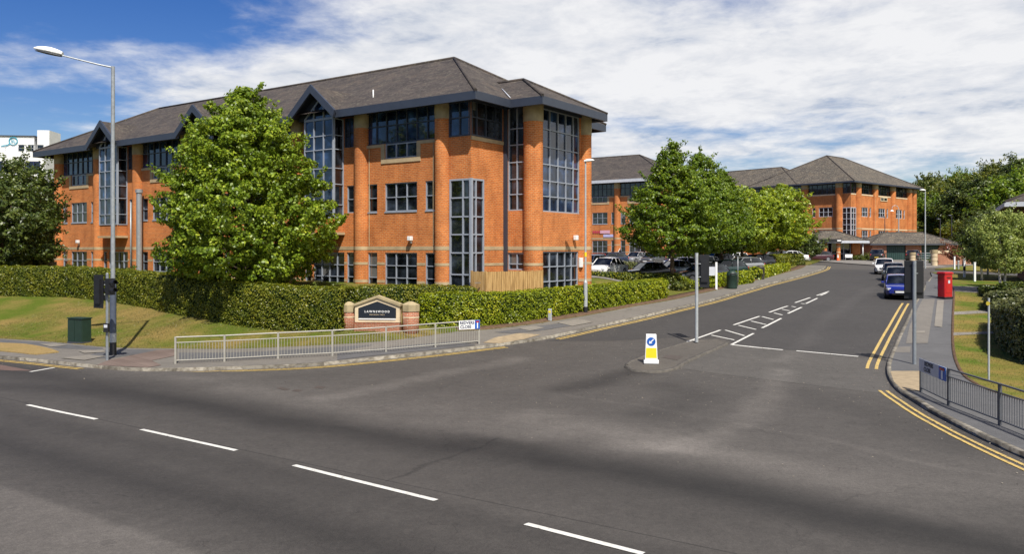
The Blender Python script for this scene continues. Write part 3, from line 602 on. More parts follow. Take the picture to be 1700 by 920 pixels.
def office_bays(face,bays,zb,parent,lo,frame=FRAME):
    """bays: list of (type,s0,s1). zb: base z of reference (all z given relative to camera-level datum CZ+lo)"""
    pass
BD=[( -.90,-.76),( -1.90,-1.74),(-.07,.13)]
def wbay(face,a,b,dz,parent,ops,side_small=(True,True),frame=FRAME,glassT=GLASSB,gfb=-2.15):
    """window bay between columns centred a<b in s. returns openings"""
    c=(a+b)/2; hw=1.18; Z=CZ+dz
    rec=[(c-hw,c+hw,Z+2.05,Z+3.62,3,[.5]),(c-hw,c+hw,Z+gfb,Z-.22,3,[.28,.63])]
    for sgn,ok in ((-1,side_small[0]),(1,side_small[1])):
        if ok: rec+=[(c+sgn*2.12-.36,c+sgn*2.12+.36,Z+2.05,Z+3.62,1,[.5]),(c+sgn*2.12-.36,c+sgn*2.12+.36,Z+gfb,Z-.22,1,[.28,.63])]
    for r in rec:
        ops.append(r[:4]); window(face,*r[:6],parent,frame)
        slab(face,r[0],r[1],r[2]-.07,r[2],-.12,.04,'sill',FRAME,parent) if r[2]>Z else None
    L_=a+.35; R_=b-.35
    # top floor strip window with a deeper centre part
    ops.append((L_,R_,Z+5.82,Z+7.75)); ops.append((c-hw,c+hw,Z+4.98,Z+5.82))
    n=7
    window(face,L_,R_,Z+5.82,Z+7.75,n,[.52],parent,FASC if frame is FRAME else frame,glassT,.07)
    window(face,c-hw,c+hw,Z+4.98,Z+5.80,3,[],parent,frame,glassT,.06)
    m=MB()
    for (s0,s1,z0,z1) in ((L_,c-hw-.26,Z+5.64,Z+5.80),(c+hw+.26,R_,Z+5.64,Z+5.80),(c-hw-.26,c-hw,Z+4.72,Z+5.80),(c+hw,c+hw+.26,Z+4.72,Z+5.80),(c-hw,c+hw,Z+4.72,Z+4.96)):
        pts=[face.p(x,z,o) for o in (-.02,.045) for x,z in ((s0,z0),(s1,z0),(s1,z1),(s0,z1))]; vs=[m.bm.verts.new(p) for p in pts]
        for q in ((0,1,2,3),(7,6,5,4),(0,4,5,1),(1,5,6,2),(2,6,7,3),(3,7,4,0)): m.bm.faces.new([vs[k] for k in q])
    m.build('stone_surround',STONE,parent)

# --- main building: local x to the right along the road front, y into the plot, origin near corner
C1=(-2.10,41.34); TH=-math.asin(.568)
B=empty('office_building',(C1[0]*1.07,C1[1]*1.07,-CZ*.07),TH,'three storey orange brick office building with blue gabled glass bays, nearest the junction','office building')
B.scale=(1.07,)*3
FA=Face((0,0),(-1,0),(0,-1))           # s runs leftwards
gb=CZ-2.7
ops=[]; cols=[]; 
for k in range(4):
    a=1.87+11.3*k; b=7.8+11.3*k; cols+=[a,b]; wbay(FA,a,b,0,B,ops)
# gabled oriel bays
for k in range(3):
    c=10.5+11.3*k; pr=.75; hw=1.21; Z=CZ
    zb=Z+1.75; ft=Face((0,-pr),(-1,0),(0,-1)); fr=Face((-(c-hw),-pr),(0,1),(1,0)); fl=Face((-(c+hw),0),(0,-1),(-1,0))
    # glazed front with pointed head
    window(ft,c-hw,c+hw,zb,Z+7.48,3,[.135,.34,.50,.69,.83],B,FRAME,GLASSB,.07,off=0)
    for f_,w_ in ((fr,pr),(fl,pr)): window(f_,0.02,w_,zb,Z+7.48,1,[.135,.34,.50,.69,.83],B,FRAME,GLASS,.06,off=0)
    m=MB(); hp=[(c-hw,Z+7.50),(c+hw,Z+7.50),(c,Z+8.55)]
    m.prism(hp,lambda a,b,d:ft.p(a,b,d),-.05,-.02); tri=m.build('gable_pane',GLASSB,B)
    m=MB()
    for p,q in (((c-hw,Z+7.50),(c,Z+8.55)),((c+hw,Z+7.50),(c,Z+8.55)),((c-hw/3,Z+7.5),(c-hw/3,Z+8.2)),((c+hw/3,Z+7.5),(c+hw/3,Z+8.2)),((c-hw,Z+7.50),(c+hw,Z+7.50))): m.tube(ft.p(*p,.02),ft.p(*q,.02),.05,n=4,smooth=False)
    m.build('gable_frame',FRAME,tri)
    # brick box under the glazing with arch and stone ledge
    m=MB(); m.bb((-(c+hw),-pr,Z+.95),(-(c-hw),-.02,zb)); m.build('oriel_base',BRICK,B)
    m=MB(); m.bb((-(c+hw+.15),-pr-.08,Z+.80),(-(c-hw-.15),-.02,Z+.95)); m.build('stone_ledge',STONE,B)
    # gable roof
    ap=Z+9.35; eo=1.35; zz=Z+7.80; rw=1.9; yf=-1.32
    m=MB()
    for sg in (-1,1):
        x=-(c)+sg*rw
        m.quad((-c,yf,ap),(x,yf,zz),(x,1.0,zz),(-c,4.2,ap)) if sg>0 else m.quad((-c,yf,ap),(-c,4.2,ap),(x,1.0,zz),(x,yf,zz))
    m.build('gable_roof',ROOF,B,recalc=False)
    m=MB()
    for sg in (-1,1):
        pts=[(0,ap+.06),(0,ap-.42),(sg*(rw-.05),zz-.42),(sg*(rw+.08),zz-.04)]
        m.prism([(-c+p[0],p[1]) for p in pts],lambda a,b,d:(a,d,b),yf-.10,yf+.04)
    m.build('bargeboard',FASC,B)
    m=MB()
    for sg in (-1,1): m.prism([(-c,ap-.08),(-c,ap-.16),(-c+sg*rw,zz-.16),(-c+sg*rw,zz-.08)],lambda a,b,d:(a,d,b),yf+.05,.9)
    m.build('gable_soffit',FASC,B)
    m=MB(); m.prism([(-c-rw+.1,Z+7.5),(-c+rw-.1,Z+7.5),(-c+rw-.1,Z+7.72),(-c,ap-.2),(-c-rw+.1,Z+7.72)],lambda a,b,d:(a,d,b),-.70,-.60); m.build('gable_infill',FASC,B)
    # narrow windows beside the oriel
    for s0,s1 in ((c-hw-.85,c-hw-.05),(c+hw+.05,c+hw+.85)):
        ops.append((s0,s1,Z+5.82,Z+7.55)); window(FA,s0,s1,Z+5.82,Z+7.55,2,[.5],B,FASC,GLASSB,.06)
    for s0,s1 in ((c-2.05,c-1.5),(c+1.5,c+2.05)):
        ops.append((s0,s1,Z+2.05,Z+3.62)); window(FA,s0,s1,Z+2.05,Z+3.62,1,[.5],B); 
    for s0,s1,n in ((c-2.05,c-1.5,1),(c+1.5,c+2.05,1),(c-1.3,c+1.3,4)):
        ops.append((s0,s1,Z-2.15,Z-.22)); window(FA,s0,s1,Z-2.15,Z-.22,n,[.28,.63],B)
Z=CZ
# corner window (two storeys high) and top corner window on face A
ops.append((0.02,1.40,Z-2.15,Z+3.62)); window(FA,.02,1.40,Z-2.15,Z+3.62,2,[.14,.335,.50,.66,.83],B,FRAME,GLASS,.09,cols=[.36],off=-.02)
ops.append((0.02,1.45,Z+5.82,Z+7.75)); window(FA,.02,1.45,Z+5.82,Z+7.75,2,[.5],B,FASC,GLASSB,.08,off=-.02)
wall(FA,0,42.3,gb,CZ+7.75,ops,BRICK,B)
cutsG=[(o[0],o[1]) for o in ops if o[2]<CZ-1]
for (a,b) in BD: slab(FA,0,42.3,CZ+a,CZ+b,-.02,.015,'stone_band',STONE,B,cuts=[(0,1.40)] if b>0 else cutsG)
for c in cols: column(FA,c,gb,CZ+7.75,CZ+6.80,.43,B,[(CZ+a,CZ+b) for a,b in BD])
# face B (turned), first part
FB=Face((0,0),(0,1),(1,0)); ob=[(0.02,1.1,Z-2.15,Z+3.62),(.02,2.75,Z+5.82,Z+7.75)]
window(FB,.02,1.1,Z-2.15,Z+3.62,2,[.14,.335,.50,.66,.83],B,FRAME,GLASS,.09,cols=[.36],off=-.02); window(FB,.02,2.75,Z+5.82,Z+7.75,4,[.5],B,FASC,GLASS,.08,off=-.02,cols=[.17,.46,.78])
wall(FB,0,3.0,gb,CZ+7.75,ob,BRICK,B)
for (a,b) in BD: slab(FB,1.12,2.98,CZ+a,CZ+b,-.02,.015,'stone_band',STONE,B)
slab(FB,.0,2.85,CZ+5.60,CZ+5.80,-.02,.05,'stone_sill',STONE,B)
m=MB(); m.box((.06,-.06,Z+.72),(.14,.14,5.8)); m.build('corner_post',FRAME,B)
m=MB(); m.bb((0,2.86,gb),(.22,2.98,CZ+7.7)); m.build('downpipe',FASC,B)
# A' return
FC=Face((0,3.0),(1,0),(0,-1)); oc=[(.2,1.55,Z+2.05,Z+7.72),(.2,1.55,Z-1.15,Z-.22)]
window(FC,.2,1.55,Z+2.05,Z+7.72,2,[.155,.30,.46,.625,.78],B,FRAME,GLASS,.07,cols=[.42]); window(FC,.2,1.55,Z-1.15,Z-.22,2,[.35],B,FRAME,GLASS,.07,cols=[.42])
wall(FC,0,1.96,gb,CZ+7.75,oc,BRICK,B)
for (a,b) in BD[2:]: slab(FC,.23,1.96,CZ+a,CZ+b,-.02,.015,'stone_band',STONE,B)
FD=Face((1.96,3.0),(0,1),(1,0)); od=[(.7,4.75,Z+2.0,Z+7.6),(.7,4.6,Z-2.6,Z-.15)]
window(FD,.7,4.75,Z+2.0,Z+7.6,5,[.15,.30,.46,.63,.80],B,FRAME,GLASSB,.07,cols=[.22,.44,.66,.88] if False else [.22,.43,.64,.84])
window(FD,.7,4.6,Z-2.6,Z-.15,5,[.33,.66],B,FRAME,GLASS,.07,cols=[.22,.43,.64,.82])
wall(FD,0,5.7,gb,CZ+7.75,od,BRICK,B)
for (a,b) in BD: slab(FD,0,5.7,CZ+a,CZ+b,-.02,.015,'stone_band',STONE,B,cuts=[(.7,4.6)] if b<0 else [])
for c_ in (.0,):
    m=MB(); m.lathe([(.52,0),(.52,CZ+6.75-gb)],(1.72,3.2,gb),24); cc=m.build('column',BRICK,B)
    m=MB(); m.lathe([(.55,0),(.55,.98)],(1.72,3.2,CZ+6.75),24); m.build('stone_head',STONE2,cc)
    
    for a,b in BD: m=MB(); m.lathe([(.535,0),(.535,b-a)],(1.72,3.2,CZ+a),24); m.build('stone_band',STONE,cc)
column(FD,5.3,gb,CZ+7.75,CZ+6.6,.42,B,[(CZ+a,CZ+b) for a,b in BD])
# other walls of the volume
for fc,l in ((Face((-42.3,11.2),(0,-1),(-1,0)),11.2),(Face((1.96,8.7),(-1,0),(0,1)),1.96),(Face((0,8.7),(0,1),(1,0)),2.5),(Face((0,11.2),(-1,0),(0,1)),42.3)):
    wall(fc,0,l,gb,CZ+7.75,[],BRICK,B)
Em=(-43.6,1.2,-1.2,12.4)
def notched_roof():
    x0,x1,y0,y1=Em; w=6.8; zE=CZ+7.8; zr=zE+w*.56; r0=(x0+w,y0+w,zr); r1=(x1-w,y0+w,zr); b=(x1,y0,zE); c=(x1,y1,zE); d=(x0,y1,zE); a=(x0,y0,zE); P=[a]
    for k in (2,1,0):
        g=-(10.5+11.3*k); P+=[(g-1.88,y0,zE),(g,y0+1.55/.56,zE+1.55),(g+1.88,y0,zE)]
    P+=[b,r1,r0]; m=MB(); m.quad(*P); m.quad(b,c,r1); m.quad(c,d,r0,r1); m.quad(d,a,r0); bmesh.ops.triangulate(m.bm,faces=m.bm.faces); o=m.build('roof',ROOF,B,recalc=False)
    m=MB()
    for p,q in [(a,r0),(b,r1),(c,r1),(d,r0),(r0,r1)]: m.tube((p[0],p[1],p[2]+.02),(q[0],q[1],q[2]+.02),.09,n=6)
    m.build('ridge_tiles',ROOF,o)
notched_roof()
E2=(-6,3.2,1.8,8.8); hip(E2,3.5,CZ+7.80,.517,ROOF,B)
def eave_line(P,z0,z1,w,name,parent,mat=FASC):
    m=MB()
    for p,q in zip(P,P[1:]):
        p=Vector(p);q=Vector(q); d=(q-p).normalized(); n=Vector((-d.y,d.x)); p2=p-d*0; 
        m.prism([(0,z0),(w,z0),(w,z1),(0,z1)],lambda a,b,t:(*( (p if t==0 else q)+n*a+d*(a if t==0 else -a) ),b),0,1)
    return m.build(name,mat,parent)
# eaves outline walked so that the inside is on the left
gs=[-(10.5+11.3*k) for k in (2,1,0)]; xe=[-43.6]+[v for g_ in gs for v in (g_-1.8,g_+1.8)]+[1.2]
eave_line([(-43.6,12.4),(-43.6,-1.2),(xe[1],-1.2)],CZ+7.38,CZ+7.80,.14,'fascia',B)
for i in (2,4): eave_line([(xe[i],-1.2),(xe[i+1],-1.2)],CZ+7.38,CZ+7.80,.14,'fascia',B)
eave_line([(xe[6],-1.2),(1.2,-1.2),(1.2,1.8),(3.2,1.8),(3.2,8.8),(1.2,8.8),(1.2,12.4),(-43.6,12.4)],CZ+7.38,CZ+7.80,.14,'fascia',B)
for i in (0,2,4,6): m=MB(); m.bb((xe[i]+(.2 if i==0 else 0),-1.05,CZ+7.72),(xe[i+1]-(.15 if i==6 else 0),-.01,CZ+7.77)); m.build('soffit',FASC,B)
m=MB(); m.bb((-43.4,0.0,CZ+7.72),(1.05,12.2,CZ+7.77)); m.bb((1.06,1.95,CZ+7.72),(3.05,8.65,CZ+7.77)); m.build('soffit',FASC,B)
for f_,a_,b_ in ((FA,0,42.3),(FB,0,2.86),(FC,0,1.9),(FD,.2,4.9)): slab(f_,a_,b_,CZ+7.56,CZ+7.71,-.02,.06,'head_panel',FASC,B)
# valley flashing, vent pipe, moss, flue, floodlights, alarm
m=MB(); m.tube((1.2,1.8,CZ+7.9),(-.6,3.6,CZ+8.85),.03,n=6); m.build('valley_flashing',PALEFR,B)
for x in (-7.0,): m=MB(); m.tube((x,.1,CZ+8.2),(x,.1,CZ+8.95),.035,n=8); m.build('vent_pipe',WHITE,B)
m=MB(); m.tube((-29.55,-.45,gb),(-29.55,-.45,CZ+4.0),.2,n=14); m.tube((-29.55,-.45,CZ+4.0),(-29.55,-.45,CZ+4.25),.26,n=14); m.build('flue',GALV,B)
m=MB(); m.tube((-31.2,-.12,gb),(-31.2,-.12,CZ+3.4),.06,n=8); m.build('downpipe',GALV,B)
for s_ in (4.0,38.6):
    m=MB(); m.box((-s_,-.18,CZ+.55),(.26,.22,.24)); m.box((-s_,-.08,CZ+.38),(.1,.1,.2)); m.build('floodlight',WHITE,B,.03)
m=MB(); m.box((2.14,3+4.9-.9,CZ+.62),(.22,.24,.28)); m.build('floodlight',WHITE,B,.03)
m=MB(); m.box((2.05,7.72,CZ-.8),(.14,.3,.55)); m.build('alarm_box',WHITE,B,.02)
for s_ in (7.2,2.5,1.52,13.0): 
    m=MB(); m.bb((-s_-.02,-.03,CZ+.15),(-s_+.02,.01,CZ+5.6)); m.build('movement_joint',STONE,B)

# --- second building of the same kind across the car park
def block(name,loc,th,w,dp,dz,label,bays,roofm,fascm,pitch=.5,sidebays=None,left=True,frame=FRAME,over=1.1,base=-3.5):
    o=empty(name,(loc[0],loc[1],0),th,label,'office building')
    Z=CZ+dz; f1=Face((0,0),(-1,0),(0,-1)) if left else Face((0,0),(1,0),(0,-1))
    return o
B2=empty('office_building',(20.0,105.5,0),TH,'three storey brick office block with pale fascia, behind the white pickup','office building')
dz=1.35; ops=[]; gb2=CZ-2.6
cc=[1.0,6.95,12.3,18.25,23.6,29.5]
for a,b in ((1.0,6.95),(6.95,12.3),(12.3,18.25),(18.25,23.6),(23.6,29.5)): wbay(FA,a,b,dz,B2,ops,glassT=GLASS,gfb=-2.45)
wall(FA,0,34,gb2,CZ+dz+7.75,ops,BRICK,B2)
cutsG=[(o[0],o[1]) for o in ops if o[2]<CZ+dz-1]
for i,(a,b) in enumerate(BD): slab(FA,0,34,CZ+dz+a,CZ+dz+b,-.02,.02,'stone_band',STONE,B2,cuts=[] if b>0 else cutsG)
for c in cc: column(FA,c,gb2,CZ+dz+7.75,CZ+dz+6.8,.43,B2,[(CZ+dz+a,CZ+dz+b) for a,b in BD])
for fc,l in ((Face((-34,14),(0,-1),(-1,0)),14),(Face((0,0),(0,1),(1,0)),14),(Face((0,14),(-1,0),(0,1)),34)): wall(fc,0,l,gb2,CZ+dz+7.75,[],BRICK,B2)
hip((-35.2,1.2,-1.2,15.2),None,CZ+dz+7.95,.5,ROOF,B2); eaves((-35.2,1.2,-1.2,15.2),CZ+dz+7.55,CZ+dz+7.95,PALEFR,B2)
m=MB(); m.box((-8.8,-.05,CZ+dz+.95),(1.5,.06,.42)); m.build('sign_panel',M('sign_pink',(.62,.35,.42),.5),B2)
m=MB(); m.box((-8.3,-.05,CZ+dz+.42),(1.5,.06,.36)); m.build('sign_panel',M('sign_lilac',(.45,.45,.68),.5),B2)
m=MB(); [m.box((-10.6+.32*i,-.05,CZ+dz+.95),(.2,.06,.34)) for i in range(4)]; m.build('sign_letters',M('sign_red',(.45,.04,.08),.5),B2)
# --- far building at the bend
TF=math.atan2(.653,.757); NF=(55.4,131.9)
B3=empty('office_building',(NF[0],NF[1],0),TF,'three storey brick office building with broad pyramid roof at the end of the side road','office building')
dz=3.3; gb3=CZ-2.6; FR_=Face((0,0),(1,0),(0,-1)); FL_=Face((0,0),(0,1),(-1,0)); ZZ=CZ+dz
ops=[];cR=[2.3,8.3,15.0,21.6]
def simple_bay(face,a,b,ops,kind,parent,flip=1):
    c=(a+b)/2
    for s0,s1,n in ((c-1.9,c+.55,3),(c+1.15,c+1.75,1)):
        for z0,z1,rr in ((2.05,3.62,[.5]),(-2.9,-.22,[.3,.62])):
            ops.append((s0,s1,ZZ+z0,ZZ+z1)); window(face,s0,s1,ZZ+z0,ZZ+z1,n,rr,parent,PALEFR,GLASS,.08)
    ops.append((a+.4,b-.4,ZZ+5.82,ZZ+7.6)); window(face,a+.4,b-.4,ZZ+5.82,ZZ+7.6,6,[.5],parent,FASC,GLASS,.09)
    slab(face,a+.4,b-.4,ZZ+5.6,ZZ+5.8,-.02,.04,'stone_sill',SAND,parent)
    if kind: ops.append((c-1.3,c+1.3,ZZ+4.9,ZZ+5.6)); window(face,c-1.3,c+1.3,ZZ+4.9,ZZ+5.58,2,[],parent,SAND,GLASS,.12,off=.05)
simple_bay(FR_,2.3,8.3,ops,0,B3); simple_bay(FR_,8.3,15.0,ops,1,B3); simple_bay(FR_,15.0,21.6,ops,0,B3)
ops+=[(.02,1.7,ZZ-2.2,ZZ+3.5),(.02,1.7,ZZ+5.82,ZZ+7.6)]; window(FR_,.02,1.7,ZZ-2.2,ZZ+3.5,2,[.17,.34,.5,.67,.84],B3,PALEFR,GLASS,.1,off=-.02); window(FR_,.02,1.7,ZZ+5.82,ZZ+7.6,2,[.5],B3,FASC,GLASS,.09,off=-.02)
slab(FR_,0,1.9,ZZ+5.6,ZZ+5.8,-.02,.04,'stone_sill',SAND,B3)
wall(FR_,0,24,gb3,ZZ+7.7,ops,BRICK,B3)
slab(FR_,1.75,24,ZZ-.07,ZZ+.13,-.02,.03,'stone_band',SAND,B3); slab(FR_,1.75,2.4,ZZ-1.6,ZZ-1.4,-.02,.03,'stone_band',SAND,B3)
ops=[]
simple_bay(FL_,2.0,8.1,ops,0,B3); simple_bay(FL_,8.1,14,ops,0,B3); simple_bay(FL_,14,20,ops,0,B3); simple_bay(FL_,20,26,ops,0,B3); simple_bay(FL_,26,32,ops,0,B3)
ops+=[(.02,1.5,ZZ-2.2,ZZ+3.5),(.02,1.5,ZZ+5.82,ZZ+7.6)]; window(FL_,.02,1.5,ZZ-2.2,ZZ+3.5,2,[.17,.34,.5,.67,.84],B3,PALEFR,GLASS,.1,off=-.02); window(FL_,.02,1.5,ZZ+5.82,ZZ+7.6,2,[.5],B3,FASC,GLASS,.09,off=-.02)
wall(FL_,0,38,gb3,ZZ+7.7,ops,BRICK,B3)
slab(FL_,1.55,38,ZZ-.07,ZZ+.13,-.02,.03,'stone_band',SAND,B3)
for c in cR+[23.5]: column(FR_,c,gb3,ZZ+7.7,ZZ+6.8,.62,B3,[(ZZ-.07,ZZ+.13)])
for c in (2.0,8.1,14,20,26,32): column(FL_,c,gb3,ZZ+7.7,ZZ+6.8,.60,B3,[(ZZ-.07,ZZ+.13)])
for fc,l in ((Face((24,0),(0,1),(1,0)),20),(Face((24,20),(-1,0),(0,1)),24)): wall(fc,0,l,gb3,ZZ+7.7,[],BRICK,B3)
hip((-1.1,25.1,-1.1,19.0),None,ZZ+7.75,.56,ROOF2,B3); eaves((-1.1,25.1,-1.1,19.0),ZZ+7.5,ZZ+7.75,FASC,B3)
hip((-1.1,12.9,9.0,39),7.0,ZZ+7.72,.56,ROOF2,B3); eave_line([(-1.1,39),(-1.1,19.0)],ZZ+7.45,ZZ+7.72,.14,'fascia',B3)
hip((-5.5,8,30,44),6.7,ZZ+7.72,.56,ROOF2,B3)
# entrance lodge (porch) and garage block
PB=empty('entrance_porch',(48.9,121.5,0),R(-2),'single storey brick entrance porch with hipped tiled roof and black name board','porch')
z0=CZ-1.78; ze=CZ+.85
m=MB(); m.bb((-4.0,1.6,z0),(-2.6,5,ze)); m.bb((2.9,1.6,z0),(4.1,5,ze)); m.bb((-4.0,5,z0),(4.1,6,ze)); m.build('wall',BRICK,PB)
for x in (-1.65,.35):
    m=MB(); m.lathe([(.3,0),(.3,2.65)],(x,.35,z0),16); c_=m.build('column',BRICK,PB); 
    for zz in (1.2,2.0): m=MB(); m.lathe([(.315,0),(.315,.12)],(x,.35,z0+zz),16); m.build('stone_band',SAND,c_)
for x in (-4.25,3.9):
    m=MB(); m.tube((x,.1,z0),(x,.1,ze),.08,n=8); m.build('post',WHITE,PB)
m=MB(); m.bb((-2.6,2.2,z0),(2.9,2.25,ze)); g=m.build('glazed_front',GLASS,PB)
m=MB(); [m.bb((x-.04,2.12,z0),(x+.04,2.19,ze)) for x in (-2.5,-1.4,-.6,.0,.9,1.8,2.8)]; m.bb((-2.5,2.10,z0+1.0),(2.8,2.18,z0+1.06)); m.build('glazing_bars',PALEFR,g)
hip((-4.6,4.7,-.4,7),None,CZ+1.2,.42,ROOF2,PB); eaves((-4.6,4.7,-.4,7),CZ+.85,CZ+1.2,PALEFR,PB)
m=MB(); m.box((-1.1,-.48,CZ+1.22),(3.3,.12,.46)); sg=m.build('name_board',BLACK,PB); m=MB(); m.box((.15,-.56,CZ+1.22),(.6,.03,.2)); m.build('white_logo_panel',WHITE,sg)
GBk=empty('garage_block',(62.2,125,0),0,'low brick garage block with hipped tiled roof and dark green doors','garage')
m=MB(); gx_=[(-6.4,-4.2),(-1.2,1.2),(4.0,6.2)]; [m.bb((a,0,CZ-1.85),(b,.5,CZ+.75)) for a,b in gx_]; m.bb((-6.4,.5,CZ-1.85),(6.2,6.5,CZ+.75)); m.build('wall',BRICKD,GBk)
for a,b in ((-4.2,-1.2),(1.2,4.0)): m=MB(); m.bb((a,.25,CZ-1.85),(b,.48,CZ+.5)); [m.bb((a+.3*i,.20,CZ-1.85),(a+.3*i+.03,.25,CZ+.5)) for i in range(1,9)]; m.build('garage_door',DGREEN,GBk)
hip((-7.0,6.9,-.6,7.1),None,CZ+.78,.46,ROOF2,GBk); eaves((-7.0,6.9,-.6,7.1),CZ+.55,CZ+.78,DKGREY,GBk)
# white building far left
WBd=empty('office_building',(-62.6,108,0),R(6),'white rendered flat roofed office block with cyan round logo beyond the trees at far left','office building')
fw=Face((0,0),(-1,0),(0,-1)); ops=[]
for r_ in range(4):
    for i in range(9):
        a=.5+2.35*i; z1=CZ+11.7-3.5*r_ ; ops.append((a,a+1.75,z1-1.7,z1)); window(fw,a,a+1.75,z1-1.7,z1,2,[.3],WBd,NAVY,GLASS,.14)
wall(fw,0,22,CZ-4,CZ+13.0,ops,OFFW,WBd,.3)
m=MB(); m.bb((-22,.31,CZ-4),(0,14,CZ+12.9)); m.build('core',OFFW,WBd)
m=MB(); m.bb((-20,1.5,CZ+12.9),(-1.95,9,CZ+15.2)); m.build('penthouse',OFFW,WBd); m=MB(); m.bb((-20,1.35,CZ+15.2),(-1.8,9.1,CZ+15.32)); m.build('roof_edge',DKGREY,WBd)
m=MB(); m.bb((-1.6,1.6,CZ+12.9),(-.05,5,CZ+16.1)); m.build('stair_tower',OFFW,WBd)
for i in range(3): m=MB(); m.bb((-3.9+1.2*i,1.44,CZ+13.2),(-3.2+1.2*i,1.52,CZ+14.1)) ; m.build('window',GLASS,WBd)
m=MB()
for i in range(13): m.tube((-.1-1.6*i,.1,CZ+13),(-.1-1.6*i,.1,CZ+13.9),.03,n=4)
m.tube((-.1,.1,CZ+13.9),(-20,.1,CZ+13.9),.035,n=4); m.tube((-.1,.1,CZ+13.45),(-20,.1,CZ+13.45),.03,n=4); m.build('roof_railing',GALV,WBd)
m=MB()
for i in range(28):
    t=2*math.pi*i/28; t2=2*math.pi*(i+1)/28; m.tube((-4.6+.52*math.cos(t),1.42,CZ+14.55+.52*math.sin(t)),(-4.6+.52*math.cos(t2),1.42,CZ+14.55+.52*math.sin(t2)),.07,n=5)
m.build('logo_ring',CYAN,WBd)
m=MB(); m.path([(-5.0,1.42,CZ+14.2),(-5.4,1.42,CZ+13.95),(-6.2,1.42,CZ+13.85)],[.09,.08,.04],6); m.build('logo_tail',CYAN,WBd)
# right edge building
RB=empty('brick_building',(40.2,63,0),R(-28),'brick building with pale overhanging eaves behind the birch trees at right edge','building')
m=MB(); m.bb((0,0,CZ-3.4),(14,9,CZ+3.2)); m.build('wall',BRICKD,RB)
m=MB(); m.bb((1.0,-.06,CZ-3.2),(2.6,.0,CZ-.8)); m.bb((.3,-.06,CZ+.5),(2.2,0,CZ+2.4)); m.build('window',GLASS,RB)
hip((-1.6,15.6,-1.6,10.6),None,CZ+3.6,.45,ROOF,RB); eaves((-1.6,15.6,-1.6,10.6),CZ+3.25,CZ+3.6,PALEFR,RB,soff=WOODG)

# ------------------------------------------------------------------ text
def text(body,size,loc,rot,mat,parent,name='lettering',sp=1.0,ext=.004,bold=0,xs=1.0):
    cu=bpy.data.curves.new(name,'FONT'); cu.body=body; cu.size=size; cu.align_x='CENTER'; cu.align_y='CENTER'; cu.extrude=ext; cu.space_character=sp; cu.offset=bold
    t=bpy.data.objects.new(name,cu); col.objects.link(t); bpy.context.view_layer.update()
    me=bpy.data.meshes.new_from_object(t.evaluated_get(bpy.context.evaluated_depsgraph_get())); bpy.data.objects.remove(t)
    me.materials.clear(); me.materials.append(mat); o=link(bpy.data.objects.new(name,me),parent); o.location=loc; o.rotation_euler=rot; o.scale=(xs,1,1); return o
text('SL',.68,(-4.58,1.4,CZ+14.55),(R(90),0,0),CYAN,WBd)

# ------------------------------------------------------------------ street furniture
def gp(u,v,off=.115):
    x,y,z=G(u,v); return Vector((x,y,z+off))
def vz(v,y): return CZ+(HV-v)*y/F
# left street lamp
p=gp(187.5,594); top=vz(110,p.y); LP=empty('street_lamp',p,0,'tall grey street lamp with long arm, behind the traffic signal at left','street lamp')
h=top-p.z
m=MB(); m.tube((0,0,0),(0,0,1.75),.135,n=16); m.tube((0,0,1.75),(0,0,2.05),.135,.095,n=16); m.tube((0,0,2.05),(0,0,h),.095,.075,n=14); m.build('pole',GALV,LP)
m=MB(); m.tube((0,0,.0),(0,0,.55),.142,n=16); m.build('base_band',BLACK,LP); m=MB(); m.tube((0,0,.55),(0,0,.95),.140,n=16); m.build('base_band',GALVL,LP); m=MB(); m.tube((0,0,.95),(0,0,3.0),.139,.138,n=16); m.tube((0,0,3.0),(0,0,3.3),.138,.09,n=16); m.build('painted_sleeve',M('slate_paint',(.07,.085,.12),.5),LP)
m=MB(); m.path([(0,0,h-.05),(-.6,-.1,h+.07),(-2.1,-.35,h+.42)],[.04,.035,.03],8); m.build('arm',GALV,LP)
def lamp_head(mb,p,d,L_,w,hh):
    n=14;m_=10; rings=[]
    d=Vector(d).normalized(); sd=Vector((-d.y,d.x,0)).normalized(); up=sd.cross(d)*-1
    for i in range(m_+1):
        t=i/m_; r=max(.03,math.sin(math.pi*min(1,(t*.85+.12)))**.6); c=Vector(p)+d*L_*t
        rings.append([mb.bm.verts.new(c+sd*math.cos(2*math.pi*k/n)*w*r+up*-1*math.sin(2*math.pi*k/n)*hh*r*(1 if math.sin(2*math.pi*k/n)<0 else .45)) for k in range(n)])
    fs=[]
    for A,Bq in zip(rings,rings[1:]):
        for i in range(n): fs.append(mb.bm.faces.new((A[i],A[(i+1)%n],Bq[(i+1)%n],Bq[i])))
    mb._fin(fs,True); mb._fin([mb.bm.faces.new(rings[0]),mb.bm.faces.new(rings[-1][::-1])])
m=MB(); lamp_head(m,(-2.0,-.33,h+.44),(-1,-.16,.2),1.15,.22,.2); m.build('lamp_head',WHITE,LP)
m=MB(); lamp_head(m,(-2.05,-.34,h+.36),(-1,-.16,.2),1.05,.19,.08); m.build('lens',DKGREY,LP)
